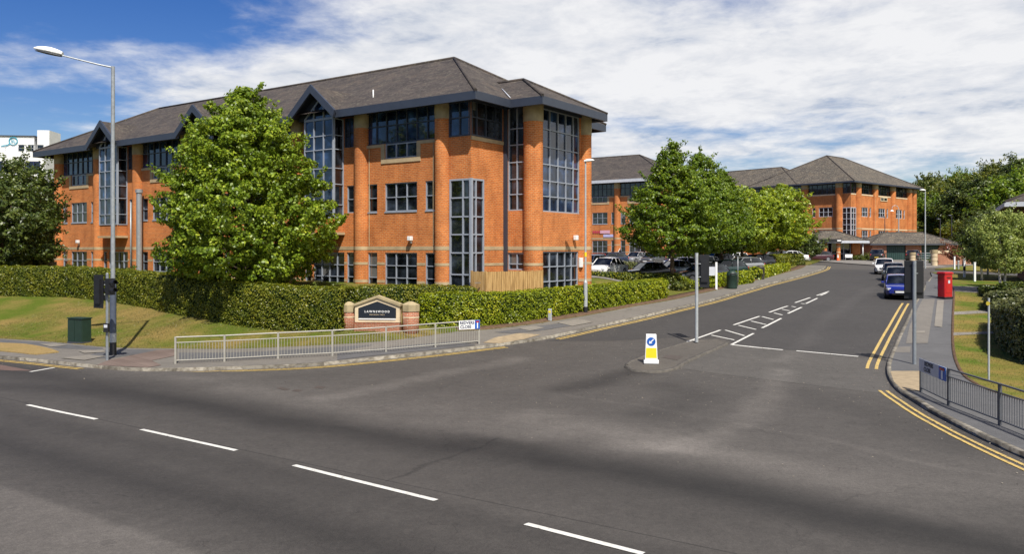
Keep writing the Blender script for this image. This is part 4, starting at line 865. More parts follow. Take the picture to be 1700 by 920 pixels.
# lamp by the right hedge
def small_lamp(u,v,vt,label,dirx,L_=.45,name='street_lamp',rr=.06):
    p=gp(u,v,.1); h=vz(vt,p.y)-p.z; o=empty(name,p,0,label,'street lamp')
    m=MB(); m.tube((0,0,0),(0,0,1.75),rr*1.9,n=14); m.tube((0,0,1.75),(0,0,1.9),rr*1.9,rr,n=14); m.tube((0,0,1.9),(0,0,h),rr,rr*.8,n=12); m.build('pole',GALVL,o)
    m=MB(); m.tube((0,0,0),(0,0,.4),rr*2,n=14); m.build('base_band',BLACK,o)
    m=MB(); lamp_head(m,(-.08*dirx,0,h),(dirx,0,.12),L_+.15,.17,.12); m.build('lamp_head',WHITE,o); return o
lm=small_lamp(972,524,268,'slim grey street lamp with small white head in front of the laurel hedge',1,.42)
m=MB(); m.tube((0,0,3.2),(0,0,3.45),.068,n=10); m.build('yellow_tag',YEL,lm)
def plain_lamp(x,y,zt,zb,label,d,kind=0,mat=GALVL):
    o=empty('street_lamp',(x,y,zb),0,label,'street lamp'); h=zt-zb
    m=MB()
    if kind==1: m.path([(0,0,0),(0,0,h-1.1),(0,0,h-.5),(-.25*1,0,h-.1),(-.65,0,h),(-1.0,0,h-.2),(-1.1,0,h-.5)],[.1,.08,.06,.05,.05,.045,.045],8)
    else: m.tube((0,0,0),(0,0,h),.085,.05,n=10)
    m.build('pole',mat,o); m=MB()
    if kind==1: m.lathe([(.07,.25),(.32,0)],(-1.1,0,h-.95),12)
    else: lamp_head(m,(0,0,h),(d,0,.05),.62,.2,.13)
    m.build('lamp_head',WHITE if kind<2 else mat,o)
q=G(1536,446); plain_lamp(q[0],q[1],vz(316,q[1]),q[2],'tall slim street lamp by the parked cars on the right of the side road',-1)
plain_lamp(*xy(1492,131),vz(341,131),CZ-1.8,'swan neck lamp post in front of the far office building, above the garage roof',-1,1)
plain_lamp(*xy(1469,131),vz(360,131),CZ-1.8,'dark short lamp post against the wall of the far office building',-1,2,DKGREY)
plain_lamp(*xy(1561,137),vz(364,137),CZ-1.8,'dark lamp post before the woods, left one of two behind the garage',-1,2,DKGREY)
plain_lamp(*xy(1580,137),vz(358,137),CZ-1.8,'dark lamp post before the woods, right one of two behind the garage',-1,2,DKGREY)

# traffic signals
def signal_head(parent,c,rz,n=3,back=True,bw=.55,bh=.42):
    """head facing local -y of rotation rz"""
    T=Matrix.Translation(c)@Matrix.Rotation(rz,4,'Z')
    def put(mb,name,mat,par):
        ob=mb.build(name,mat,par); ob.data.transform(T); return ob
    hh=.32*n
    m=MB(); m.box((0,0,0),(.30,.22,hh+.04)); hd=put(m,'signal_head',BLACK,parent)
    if back: m=MB(); m.box((0,.02,0),(bw,.03,hh+bh)); put(m,'backing_board',BLACK,parent)
    for i in range(n):
        z=(i-(n-1)/2)*.32
        m=MB(); k=14
        for j in range(k):
            a0=math.pi*(-.12+1.24*j/k); a1=math.pi*(-.12+1.24*(j+1)/k); r=.125
            m.quad((r*math.cos(a0),-.11,z+r*math.sin(a0)),(r*math.cos(a1),-.11,z+r*math.sin(a1)),(r*math.cos(a1),-.33,z+r*math.sin(a1)),(r*math.cos(a0),-.33,z+r*math.sin(a0)))
        put(m,'hood',BLACK,hd)
        m=MB(); m.tube((0,-.11,z),(0,-.125,z),.10,n=16); put(m,'lens',DKGREY,hd)
p=gp(178,603); TS=empty('traffic_signal',p,0,'grey traffic signal pole with black heads and push button box, before the grass bank','traffic signal')
h=vz(455,p.y)-p.z
m=MB(); m.tube((0,0,0),(0,0,h),.058,n=14); m.tube((0,0,h),(0,0,h+.05),.062,.02,n=14); m.build('pole',SIGP,TS)
signal_head(TS,Vector((-.34,.0,h-.72)),R(155),3)
signal_head(TS,Vector((.18,-.12,h-.52)),R(62),2,False)
m=MB(); m.box((.02,-.10,1.35),(.2,.14,.36)); pb=m.build('push_button_box',BLACK,TS,.01); m=MB(); m.box((.02,-.175,1.42),(.14,.01,.12)); m.build('button_panel',PALEFR,pb)
for a_,b_ in ((-.3,.45),(-.3,.85),(.15,.4)): m=MB(); m.tube((0,0,h-b_),(a_,0,h-b_),.02,n=6); m.build('bracket',GALV,TS)
p=gp(1156.5,572,.10); T2=empty('traffic_signal',p,0,'grey signal pole on the traffic island with one black backing board seen from behind','traffic signal')
h=vz(420,p.y)-p.z; m=MB(); m.tube((0,0,0),(0,0,h),.075,n=14); m.build('pole',GALVL,T2)
signal_head(T2,Vector((.36,.05,h-.83)),R(168),3,True,.44,.55); 
for b_ in (.5,1.1): m=MB(); m.tube((0,0,h-b_),(.35,0,h-b_),.02,n=6); m.build('bracket',GALV,T2)
p=gp(1518,610); T3=empty('traffic_signal',p,0,'grey signal pole with two black backing boards on the right pavement','traffic signal')
h=vz(433,p.y)-p.z; m=MB(); m.tube((0,0,0),(0,0,h),.070,n=14); m.build('pole',SIGP,T3)
for sx,rz in ((-.09,150),(.27,172)): signal_head(T3,Vector((sx,.22,h-.74)),R(rz),3,True,.36,.52)
for a_,b_ in ((.3,.5),(-.05,.9)): m=MB(); m.tube((0,0,h-b_),(a_,.2,h-b_),.02,n=6); m.build('bracket',GALV,T3)

# guardrails
def guardrail(px,label,mat,ht,sign_side,world=None):
    P=[Vector(gp(*q)) for q in px]
    o=empty('guardrail',P[0],0,label,'guardrail'); b=P[0].copy(); n=len(P)
    L0=[q-b for q in P]
    for q in L0: m=MB(); m.box((q.x,q.y,q.z+ht/2),(.07,.07,ht)); m.build('post',mat,o)
    for a,c in zip(L0,L0[1:]):
        m=MB(); up=Vector((0,0,1))
        m.tube(a+up*(ht-.02),c+up*(ht-.02),.028,n=8,smooth=True); m.tube(a+up*(ht-.24),c+up*(ht-.24),.022,n=6); m.tube(a+up*.13,c+up*.13,.022,n=6)
        k=max(2,int((c-a).length/.115))
        for i in range(1,k): q=a.lerp(c,i/k); m.tube(q+up*.13,q+up*(ht-.24),.0095,n=5,cap=False)
        m.build('rail_panel',mat,o)
    return o,L0
pxl=[(291.5,609),(373,605.5),(462,600.5),(552,596),(641,589.5),(723,582),(795.5,575.5)]
GR,L0=guardrail(pxl,'long pale metal guardrail with street name sign, along the kerb before the grass bank',RAILM,1.08,1)
def name_sign(parent,a,c,t0,t1,ht,z0,z1,side,faded=False):
    """plates fixed to the outside of the last rail panel"""
    d=(c-a); A=a+d*t0; Cc=a+d*t1; dn=d.normalized(); nrm=Vector((dn.y,-dn.x,0))*side; nrm.normalize(); rz=math.atan2(dn.y,dn.x)
    W=(Cc-A).length; mid=(A+Cc)/2+nrm*.05; zc=mid.z+(z0+z1)/2; hgt=z1-z0
    m=MB(); m.box((mid.x,mid.y,zc),(W,.015,hgt),rz); bd=m.build('street_name_sign',WHITE if not faded else PALEFR,parent)
    f=.80; pm=A+dn*W*(1-.12)+nrm*.064; m=MB(); m.box((pm.x,pm.y,zc),(W*.24,.012,hgt),rz); m.build('no_through_road_symbol',BLUE,bd)
    m=MB(); m.box((pm.x+nrm.x*.012,pm.y+nrm.y*.012,zc-.04),(W*.05,.01,hgt*.62),rz); m.build('symbol_stem',WHITE,bd)
    m=MB(); m.box((pm.x+nrm.x*.012,pm.y+nrm.y*.012,zc+hgt*.30),(W*.15,.01,hgt*.16),rz); m.build('symbol_bar',LAMPRED,bd)
    tc=A+dn*W*.38+nrm*.062
    for s_,dz_ in (('REDVERS',hgt*.22),('CLOSE',-hgt*.22)):
        text(s_,hgt*.46,(tc.x-(dn.x*W*.06 if s_=='CLOSE' else 0),tc.y-(dn.y*W*.06 if s_=='CLOSE' else 0),zc+dz_),(R(90),0,rz),NAVY if not faded else DKGREY,bd,bold=.004,xs=.95 if s_=='REDVERS' else 1.0)
name_sign(GR,L0[-2],L0[-1],.52,1.0,1.08,.70,1.10,1)
pxr=[(1529,657),(1575,680),(1660,714),(1790,768),(1990,850)]
GR2,L2=guardrail(pxr,'grey metal guardrail curving round the right pavement corner, with faded street name sign',RAILD,1.08,1)
name_sign(GR2,L2[0],L2[1],.0,.98,1.08,.68,1.08,1,True)

# keep-left bollard
p=gp(1081,607,.10); KB=empty('keep_left_bollard',p,R(-8),'white and yellow keep left bollard at the tip of the traffic island','bollard')
m=MB(); m.box((0,0,.05),(.58,.34,.14)); m.build('base',WHITE,KB,.02)
m=MB(); m.box((0,0,.62),(.50,.26,1.02),taper=.80); m.build('body',WHITE,KB,.02)
m=MB(); m.quad((-.215,-.128,.2),(.215,-.128,.2),(.20,-.118,.60),(-.20,-.118,.60)); m.quad((.252,-.09,.2),(.252,.09,.2),(.235,.085,.6),(.235,-.085,.6)); yb=m.build('yellow_panel',YEL,KB)
m=MB(); m.tube((0,-.10,.85),(0,-.125,.85),.165,n=28); ds=m.build('blue_disc',BLUE,KB)
m=MB(); c45=math.cos(R(45)); 
def rot2(a,b,an): return (a*math.cos(an)-b*math.sin(an),a*math.sin(an)+b*math.cos(an))
arr=[(-.02,.13),(.02,.13),(.02,-.02),(.07,-.02),(0,-.12),(-.07,-.02),(-.02,-.02)]
m.prism([rot2(a*1.1,b*1.0,R(-45)) for a,b in arr],lambda a,b,d:(a,d,.85+b),-.129,-.126); m.build('white_arrow',WHITE,ds)

# post box
q=G(1573,500); PBx=empty('post_box',(q[0],q[1]+.3,q[2]+.12),R(22),'red pillar post box on the right pavement beside the lawn','post box')
m=MB(); m.box((0,0,.82),(.70,.56,1.56)); m.build('body',RED,PBx,.06); m=MB(); m.box((0,0,1.63),(.78,.64,.10)); m.box((0,0,1.70),(.70,.56,.06)); m.build('cap',RED,PBx,.03)
m=MB(); m.box((0,0,.07),(.74,.60,.14)); m.build('plinth',BLACK,PBx,.02); m=MB(); m.box((0,-.285,1.36),(.34,.03,.05)); m.build('letter_slot',BLACK,PBx)
m=MB(); m.box((0,-.286,.80),(.48,.02,.80)); m.build('door',RED,PBx,.008); m=MB(); m.box((0,-.30,1.10),(.16,.015,.2)); m.build('collection_plate',PALEFR,PBx)
# roadside cabinet
q=GL(123,572); CBt=empty('utility_cabinet',(q[0],q[1],q[2]-.05),R(-24),'dark green steel utility cabinet on the grass edge at left','utility cabinet')
m=MB(); m.box((0,.3,.62),(.98,.52,1.24)); m.build('body',GREENC,CBt,.02); m=MB(); m.box((0,.3,.06),(1.02,.56,.14)); m.build('plinth',DKGREY,CBt)
m=MB(); m.box((0,.3,1.26),(1.04,.6,.05)); m.build('lid',GREENC,CBt,.01); m=MB(); m.box((-.245,.03,.65),(.46,.02,1.05)); m.box((.245,.03,.65),(.46,.02,1.05)); m.build('door',GREENC,CBt); 
q=gp(913,537); o=empty('marker_post',q,R(-20),'small grey service post in front of the laurel hedge','marker post'); m=MB(); m.box((0,0,.33),(.2,.12,.66)); m.build('body',GALVL,o,.03); m=MB(); m.box((0,-.065,.5),(.12,.01,.12)); m.build('label_plate',YEL,o)
# litter bins
def bin_(u,v,hh,r,mat,label):
    q=gp(u,v); o=empty('litter_bin',q,0,label,'litter bin')
    m=MB(); m.lathe([(r*.85,0),(r,.05),(r,hh*.72),(r*1.05,hh*.74)],n=18); m.build('body',mat,o)
    m=MB(); m.lathe([(r*1.06,0),(r*1.06,.05),(r*.9,hh*.18),(r*.4,hh*.27)],(0,0,hh*.74),18); m.build('lid',mat,o); m=MB(); m.box((0,-r*.95,hh*.83),(r*1.1,.06,.1)); m.build('opening',BLACK,o)
bin_(1215,482,1.28,.38,GREENC,'dark green litter bin on the left pavement of the side road, nearer of two')
bin_(1262,466,1.15,.36,M('bin_brown',(.04,.035,.025),.6),'dark brown litter bin on the left pavement of the side road, farther of two')
# sale board
q=gp(1189,484); o=empty('sale_board',q,R(5),'white post with pale agent board beside the far end of the laurel hedge','sign'); m=MB(); m.box((0,0,.98),(.14,.1,1.96)); m.build('post',WHITE,o); m=MB(); m.box((-.55,.02,1.32),(.95,.04,.62)); b_=m.build('board',PALEFR,o); m=MB(); m.tube((-.8,0,1.35),(-.8,-.03,1.35),.1,n=14); m.build('logo_dot',NAVY,b_)
q=gp(1168,481); o=empty('white_post',q,0,'short white timber post low among the shrubs, left of the agent board','post'); m=MB(); m.box((0,0,.16),(.1,.1,.34)); m.box((0,0,.34),(.11,.11,.03)); m.build('post',WHITE,o)
q=gp(1225,478); o=empty('sign_post',q,0,'thin grey pole beside the green litter bin','post'); m=MB(); m.tube((0,0,0),(0,0,2.2),.03,n=8); m.tube((0,0,2.2),(0,0,2.23),.035,n=8); m.build('pole',GALV,o)
# post with yellow plate at right
q=gp(1641.5,640,.1); o=empty('marker_pole',q,0,'slim pale pole with small yellow plate on the right lawn edge','marker post')
hh=vz(496,q.y)-q.z; m=MB(); m.tube((0,0,0),(0,0,hh),.034,n=10); m.tube((0,0,hh),(0,0,hh+.02),.038,n=10); m.build('pole',GALVL,o); m=MB(); m.tube((-.06,-.04,hh-.16),(-.06,-.06,hh-.16),.07,n=12); m.build('yellow_plate',M('yellow_dull',(.35,.28,.02),.6),o)
# speed limit sign
x,y=xy(1574,112); zz=H(x,y); o=empty('speed_sign',(x,y,zz),R(10),'round speed limit sign reading 10 on a grey post beside the far brick wall','sign')
m=MB(); m.tube((0,0,0),(0,0,vz(411,y)-zz),.06,n=8); m.build('post',GALV,o); m=MB(); m.tube((0,-.07,vz(411,y)-zz),(0,-.1,vz(411,y)-zz),.32,n=24); d_=m.build('disc',RED,o); m=MB(); m.tube((0,-.1,vz(411,y)-zz),(0,-.12,vz(411,y)-zz),.24,n=24); w_=m.build('white_centre',WHITE,d_)
text('10',.34,(0,-.125,vz(411,y)-zz),(R(90),0,0),BLACK,w_,bold=.012)
# bases of young trees / white stakes
for i,(u,vb,vt,lab) in enumerate([(1584.5,449,428,'leftmost of four white stakes on the far lawn at right'),(1601,463,430,'second white stake from the left on the far lawn, with a dark band'),(1618,470,438,'third white stake from the left, nearest and tallest on the lawn'),(1591,449,435,'thin grey stake beside the leftmost white stake on the far lawn')]):
    q=G(u,vb); o=empty('stake',(q[0],q[1],q[2]+.1),0,lab,'post','stakes on the lawn'); hh=(vb-vt)*q[1]/F; m=MB(); m.box((0,0,hh/2),(.14,.14,hh)); m.build('post',WHITE if i<3 else GALV,o)
    m=MB(); m.box((0,0,hh*.45),(.15,.15,.35)) if i==1 else m.box((0,0,hh+.01),(.16,.16,.05)); m.build('band',BLACK if i==1 else WHITE,o)
# traffic cone and white board by porch
x,y=xy(1391,119); o=empty('traffic_cone',(x,y,H(x,y)+.11),0,'orange and white traffic cone at the kerb before the entrance porch','traffic cone')
m=MB(); m.box((0,0,.03),(.42,.42,.06)); m.lathe([(.17,.0),(.12,.35)],(0,0,.06),14); m.build('body',ORANGE,o); m=MB(); m.lathe([(.12,0),(.04,.5)],(0,0,.41),14); m.build('white_sleeve',WHITE,o)
x,y=xy(1409,120); o=empty('notice_board',(x,y,H(x,y)+.11),0,'low white notice board on the forecourt right of the porch columns','sign'); m=MB(); m.box((0,0,.65),(1.1,.06,.5)); m.build('board',WHITE,o); m=MB(); m.box((-.5,0,.25),(.06,.06,.5)); m.box((.5,0,.25),(.06,.06,.5)); m.build('legs',GALV,o)
# gate piers, wall and railing
def pier(u,y,w,zt,label):
    x=(u-CX)/F*y; z=H(x,y); o=empty('gate_pier',(x,y,z),0,label,'pier'); m=MB(); m.lathe([(w,0),(w,zt*.8)],n=18); m.build('shaft',SAND,o); m=MB(); m.lathe([(w*1.12,0),(w*1.12,zt*.2)],(0,0,zt*.8),18); m.build('cap',STONE2,o); m=MB(); m.lathe([(w*1.03,0),(w*1.03,.1)],(0,0,zt*.55),18); m.lathe([(w*1.03,0),(w*1.03,.1)],(0,0,zt*.3),18); m.build('band',STONE,o)
pier(1515,100,.33,1.6,'round pale stone gate pier, left of the low railing'); pier(1551,96,.36,2.0,'round pale stone gate pier at the end of the brick wall')
x0,y0=xy(1551,98); x1,y1=xy(1660,104); o=empty('boundary_wall',(x0,y0,H(x0,y0)),math.atan2(y1-y0,x1-x0),'low brick wall with pale coping running right from the gate pier','wall'); Lw=math.hypot(x1-x0,y1-y0)
m=MB(); m.bb((0,0,-.2),(Lw,.3,1.5)); m.build('brickwork',BRICKD,o); m=MB(); m.bb((-.3,-.06,1.5),(Lw*.4,.36,1.85)); m.bb((Lw*.4,-.06,1.5),(Lw,.36,1.65)); m.build('coping',SAND,o)
x0,y0=xy(1520,100); x1,y1=xy(1547,99); o=empty('railing',(x0,y0,H(x0,y0)),math.atan2(y1-y0,x1-x0),'dark horizontal bar railing between the two stone gate piers','railing'); Lw=math.hypot(x1-x0,y1-y0); m=MB(); [m.tube((0,0,.3+.3*i),(Lw,0,.3+.3*i),.035,n=6) for i in range(5)]; m.build('bars',GALV,o); m=MB(); m.box((0,0,.8),(.07,.07,1.6)); m.box((Lw,0,.8),(.07,.07,1.6)); m.build('posts',DKGREY,o)

# business park sign
q=GL(632,545); PS=empty('business_park_sign',(q[0],q[1]-.2,q[2]-.15),R(-5),'brick and stone entrance monument with black pentagon name board','sign')
sc=q[1]/F   # metres per photo pixel here
def sx(u): return (u-632)*sc
def sz(v): return (545-v)*sc
m=MB(); m.bb((sx(592),-.35,0),(sx(667),.15,sz(530))); m.build('brick_base',BRICKD,PS)
for a,b,t,s1 in ((567.5,590.5,497,512.6),(668.5,696.5,496,511)):
    w=sx(b)-sx(a); c=(sx(a)+sx(b))/2; m=MB(); m.lathe([(w/2,-.3),(w/2,sz(s1))],(c,.1,0),8); pr_=m.build('brick_pier',BRICKD,PS)
    m=MB(); m.lathe([(w/2+.03,0),(w/2+.03,sz(t+4)-sz(s1)),(w*.12,sz(t-1)-sz(s1))],(c,.1,sz(s1)),8,smooth=False); m.build('stone_cap',SAND if False else STONE2,pr_); m=MB(); m.lathe([(w/2+.01,0),(w/2+.01,.06)],(c,.1,sz(522)),8,smooth=False); m.build('stone_band',SAND,pr_)
pent=[(sx(592),sz(529)),(sx(667),sz(529)),(sx(667),sz(502)),(sx(629.7),sz(489)),(sx(592),sz(502))]
m=MB(); m.prism(pent,lambda a,b,d:(a,d,b),-.25,.12); m.build('stone_panel',SAND,PS)
m=MB(); 
for a,b in (((590.5,502.5),(629.7,488.5)),((668.5,502.5),(629.7,488.5))): 
    m.prism([(sx(a[0]),sz(a[1])),(sx(b[0]),sz(b[1])),(sx(b[0]),sz(b[1]-4)),(sx(a[0]),sz(a[1]-4))],lambda a,b,d:(a,d,b),-.33,.15)
m.build('coping',STONE2,PS)
p2=[(sx(598),sz(522)),(sx(661),sz(522)),(sx(661),sz(505.6)),(sx(629.7),sz(494.5)),(sx(598),sz(505.6))]
m=MB(); m.prism(p2,lambda a,b,d:(a,d,b),-.27,-.2); nb=m.build('name_board',M('board_black',(.012,.016,.024),.4,0,.1),PS)
m=MB(); m.bb((sx(598.5),-.285,sz(524.4)),(sx(660.5),-.24,sz(522.5))); m.build('light_strip',WHITE,nb)
text('LAWNSWOOD',.135,(sx(629.5),-.276,sz(511.3)),(R(90),0,0),WHITE,nb,sp=1.55,bold=.003)
text('BUSINESS PARK',.07,(sx(629.5),-.276,sz(516.4)),(R(90),0,0),SAND,nb,sp=1.6,bold=.001)

# timber fences
def fence(pts,h,label,mat,base):
    o=empty('timber_fence',(pts[0][0],pts[0][1],base),0,label,'fence')
    for a,b in zip(pts,pts[1:]):
        a=Vector((*a,0));b=Vector((*b,0)); d=(b-a); n=int(d.length/.14); rz=math.atan2(d.y,d.x); m=MB()
        for i in range(n):
            c=a+d*((i+.5)/n)-Vector((pts[0][0],pts[0][1],0)); hh=h+random.uniform(-.02,.02); m.box((c.x,c.y,hh/2),(.125,.03+.012*(i%2),hh),rz)
        m.build('boards',mat,o)
        m=MB()
        for i in range(max(2,int(d.length/2)+1)): c=a+d*(i/max(1,int(d.length/2)))-Vector((pts[0][0],pts[0][1],0)); m.box((c.x-.0,c.y+.08,h/2+.02),(.09,.09,h+.04),rz)
        m.build('posts',mat,o)
    return o
a=xy(783,43.5);b=xy(806,42.95);c=xy(900,44.9); fo=fence([a,b,c],1.95,'new tan timber fence around the yard at the near building corner',BOARD,vz(450.5,43.6)-1.95)
m=MB(); m.box((.35,-.55,1.35),(.3,.04,.08)); m.box((.35,-.55,.75),(.3,.04,.08)); m.build('hinges',WOODG,fo)
fence([xy(-60,58),xy(92,62)],2.0,'low weathered timber fence left of the office building',WOODG,vz(436,60)-2.0)

# ------------------------------------------------------------------ foliage
def leaf_quads(C,Nn,size,aspect=.62,jit=.55):
    n=len(C); Nn=Nn+rng.normal(0,jit,(n,3)); Nn/=np.linalg.norm(Nn,axis=1,keepdims=True)+1e-9
    r=rng.normal(0,1,(n,3)); t=np.cross(Nn,r); t/=np.linalg.norm(t,axis=1,keepdims=True)+1e-9; b=np.cross(Nn,t)
    s=(size*rng.uniform(.65,1.35,n))[:,None]; t*=s; b*=s*aspect
    bend=Nn*s*.18
    V=np.stack([C-t,C-b+bend,C+t,C+b+bend],1).reshape(-1,3); Fq=np.arange(n*4).reshape(-1,4); return V,Fq
def crown_pts(prof,Rx,z0,z1,nclump,rc,nleaf,lob=.16,seed=1,up=.5,inner=.35):
    g=np.random.default_rng(seed); ph=g.uniform(0,6.28,6)
    pz=np.array([p[0] for p in prof]);pr=np.array([p[1] for p in prof])
    C=[]
    while len(C)<nclump:
        t=g.uniform(0,1); r=np.interp(t,pz,pr)
        if g.uniform()>max(r,.12): continue
        th=g.uniform(0,2*math.pi)
        R_=Rx*r*(1+lob*math.sin(3*th+ph[0]+5*t)+lob*.6*math.sin(5*th+ph[1]-9*t)+lob*.5*math.sin(17*t+ph[2]+th))
        f=g.uniform(inner,1)**.45
        C.append((R_*f*math.cos(th),R_*f*math.sin(th),z0+(z1-z0)*t,th,f))
    C=np.array(C); k=nleaf
    off=g.normal(0,1,(nclump,k,3)); off/=np.linalg.norm(off,axis=2,keepdims=True); rad=g.uniform(.45,1,(nclump,k,1))**.5
    sc=(rc*g.uniform(.6,1.3,nclump))[:,None,None]; off*=rad
    # a quarter of the clumps are outward shoots that break the outline
    sh=(g.uniform(0,1,nclump)<.3)[:,None,None]; ax=np.stack([np.cos(C[:,3])*.8,np.sin(C[:,3])*.8,g.uniform(.1,1.1,nclump)],1)[:,None,:]
    al=g.uniform(-.3,1,(nclump,k,1)); P=C[:,None,:3]+off*sc*np.where(sh,.55,1.0)*np.array([1,1,.62])+np.where(sh,ax*al*sc*2.1,0) 
    outd=np.stack([np.cos(C[:,3]),np.sin(C[:,3]),np.zeros(nclump)],1)[:,None,:]
    Nn=off*.8+outd*.5+np.array([0,0,up]); return P.reshape(-1,3),Nn.reshape(-1,3),C
def tree(name,loc,prof,Rx,z0,z1,mat,label,cat='tree',group=None,nclump=300,rc=.5,nleaf=90,leaf=.09,lob=.16,seed=1,trunk=.16,bark=BARK,multi=1,up=.5,inner=.35,limbs=9,rz=0,jit=.55):
    o=empty(name,loc,rz,label,cat,group); g=random.Random(seed)
    P,Nn,C=crown_pts(prof,Rx,z0,z1,nclump,rc,nleaf,lob,seed,up,inner); V,Fq=leaf_quads(P,Nn,leaf,jit=jit)
    mesh_np('crown',V,Fq,mat,o)
    m=MB()
    for k in range(multi):
        ax=(k-(multi-1)/2)*.5; top=z0+(z1-z0)*.82
        pts=[(ax*.4,0,-.3),(ax*.6,0,z0*.5),(ax*.9+g.uniform(-.1,.1),g.uniform(-.1,.1),z0),(ax+g.uniform(-.2,.2),g.uniform(-.2,.2),z0+(top-z0)*.5),(ax,0,top)]
        m.path(pts,[trunk*1.15,trunk,trunk*.85,trunk*.5,trunk*.12],10)
    for i in range(limbs):
        c=C[g.randrange(len(C))]; zs=z0*.8+(c[2]-z0*.8)*g.uniform(.3,.6); m.path([(0,0,zs),(c[0]*.4,c[1]*.4,zs+(c[2]-zs)*.35),(c[0]*.85,c[1]*.85,c[2]-.1)],[trunk*.42,trunk*.28,trunk*.08],6)
    m.build('trunk',bark,o,recalc=False); return o
OV=[(0,.35),(.08,.72),(.2,.95),(.35,1),(.5,.93),(.65,.75),(.8,.48),(.92,.22),(1,.03)]
RN=[(0,.4),(.12,.8),(.35,1),(.6,.97),(.8,.75),(.93,.42),(1,.1)]
CN=[(0,.45),(.1,.85),(.25,1),(.45,.82),(.7,.5),(.88,.24),(1,.02)]
def tz(u,vb,vt,y): x=(u-CX)/F*y; return x,y,vz(vt,y)
# big lime tree
x,y=xy(406,44.4); zb=HLl(x,y)
big=tree('lime_tree',(x,y,zb),[(0,.50),(.06,.80),(.14,.96),(.24,1.0),(.4,.96),(.55,.80),(.68,.66),(.8,.50),(.89,.27),(.95,.15),(1,.05)],4.5,vz(470,y)-zb,vz(149,y)-zb,LF_BIG,'large bright green tree with pointed crown before the near office building',nclump=1700,rc=.40,nleaf=72,leaf=.090,lob=.15,seed=5,trunk=.2,inner=.12,limbs=26,jit=.8)
# trees at the left edge
for u,yy,vt,R_,sd,lab in ((34,60,266,2.7,2,'dark bushy tree left of the office building, beneath the white offices'),(4,56,300,3.0,3,'dark bushy tree cut by the left edge of the picture'),(70,72,300,1.35,4,'dark tree squeezed against the left end of the office building')):
    x,y=xy(u,yy); zb=HLl(x,y); tree('broadleaf_tree',(x,y,zb),RN,R_,vz(440,y)-zb,vz(vt,y)-zb,LF_DARK if sd!=2 else LF_DARK,lab,nclump=260,rc=.6,nleaf=90,leaf=.11,seed=sd,trunk=.15,inner=.2)
# hornbeams in the car park
for u,yy,vt,vb,Rp,sd,prof,lab in ((1116,62,229,424,86,12,CN,'tallest dark green conical tree before the car park'),(1163,67,243,421,70,13,CN,'dark green conical tree overlapping the tallest one on its right'),(1199,72,276,418,54,14,CN,'smaller dark green conical tree, rightmost of three before the car park')):
    x,y=xy(u,yy); zb=HLl(x,y); tree('hornbeam_tree',(x,y,zb),[(0,.42),(.08,.78),(.2,1),(.35,.95),(.5,.74),(.68,.50),(.83,.30),(.94,.14),(1,.03)],Rp*.98*yy/F,vz(vb,y)-zb,vz(vt+9,y)-zb,LF_HORN,lab,nclump=950,rc=.36,nleaf=58,leaf=.088,lob=.09,seed=sd,trunk=.17,inner=.2)
for u,yy,vt,vb,Rp,sd,lab in ((1233,80,312,417,46,21,'yellow green tree left of the other yellow green ones beside the side road'),(1268,88,318,416,44,22,'middle yellow green tree of the row beside the side road'),(1297,98,307,412,50,23,'yellow green spreading tree with reddish shoots, nearest the entrance porch'),(1250,112,330,416,48,24,'yellow green tree behind the others at the back of the car park')):
    x,y=xy(u,yy); zb=max(HLl(x,y),H(x,y)); tree('maple_tree',(x,y,zb),[(0,.45),(.15,.9),(.35,1),(.6,.85),(.8,.55),(1,.08)],Rp*yy/F,vz(vb,y)-zb,vz(vt,y)-zb,LF_YEL,lab,nclump=480,rc=.5,nleaf=52,leaf=.13,lob=.26,seed=sd,trunk=.15,inner=.2)
# dark tree behind the row, by the porch
x,y=xy(1335,112); tree('broadleaf_tree',(x,y,CZ-1.8),RN,2.2,.8,3.6,LF_DARK,'dark round tree behind the white estate car, left of the porch',nclump=120,rc=.6,nleaf=60,leaf=.14,seed=31)
# birches
for u,yy,vt,vb,Rp,sd,mt,lab,mu in ((1664,55,352,452,44,41,LF_BIRCH,'twin stemmed birch with white trunks on the right lawn',2),(1705,57,360,446,34,42,LF_BIRCH,'birch cut by the right edge behind the clipped hedge',1),(1630,66,372,440,29,43,LF_DARK,'dark small leaved tree left of the white trunked birch',1),(1640,74,362,436,32,44,LF_DARK,'dark tree behind the white trunked birch',1)):
    x,y=xy(u,yy); zb=H(x,y)+.1; tree('birch_tree',(x,y,zb),RN,Rp*yy/F,vz(vb,y)-zb,vz(vt,y)-zb,mt,lab,nclump=380,rc=.34,nleaf=46,leaf=.072,lob=.3,seed=sd,trunk=.085,bark=WBARK,multi=mu,inner=.15,up=.2)
x,y=xy(1598,95); tree('red_leaved_shrub',(x,y,H(x,y)),RN,1.9,.9,2.6,LF_RED,'small red leaved tree beside the far brick wall','shrub',nclump=50,rc=.4,nleaf=50,leaf=.1,seed=45,trunk=.05)
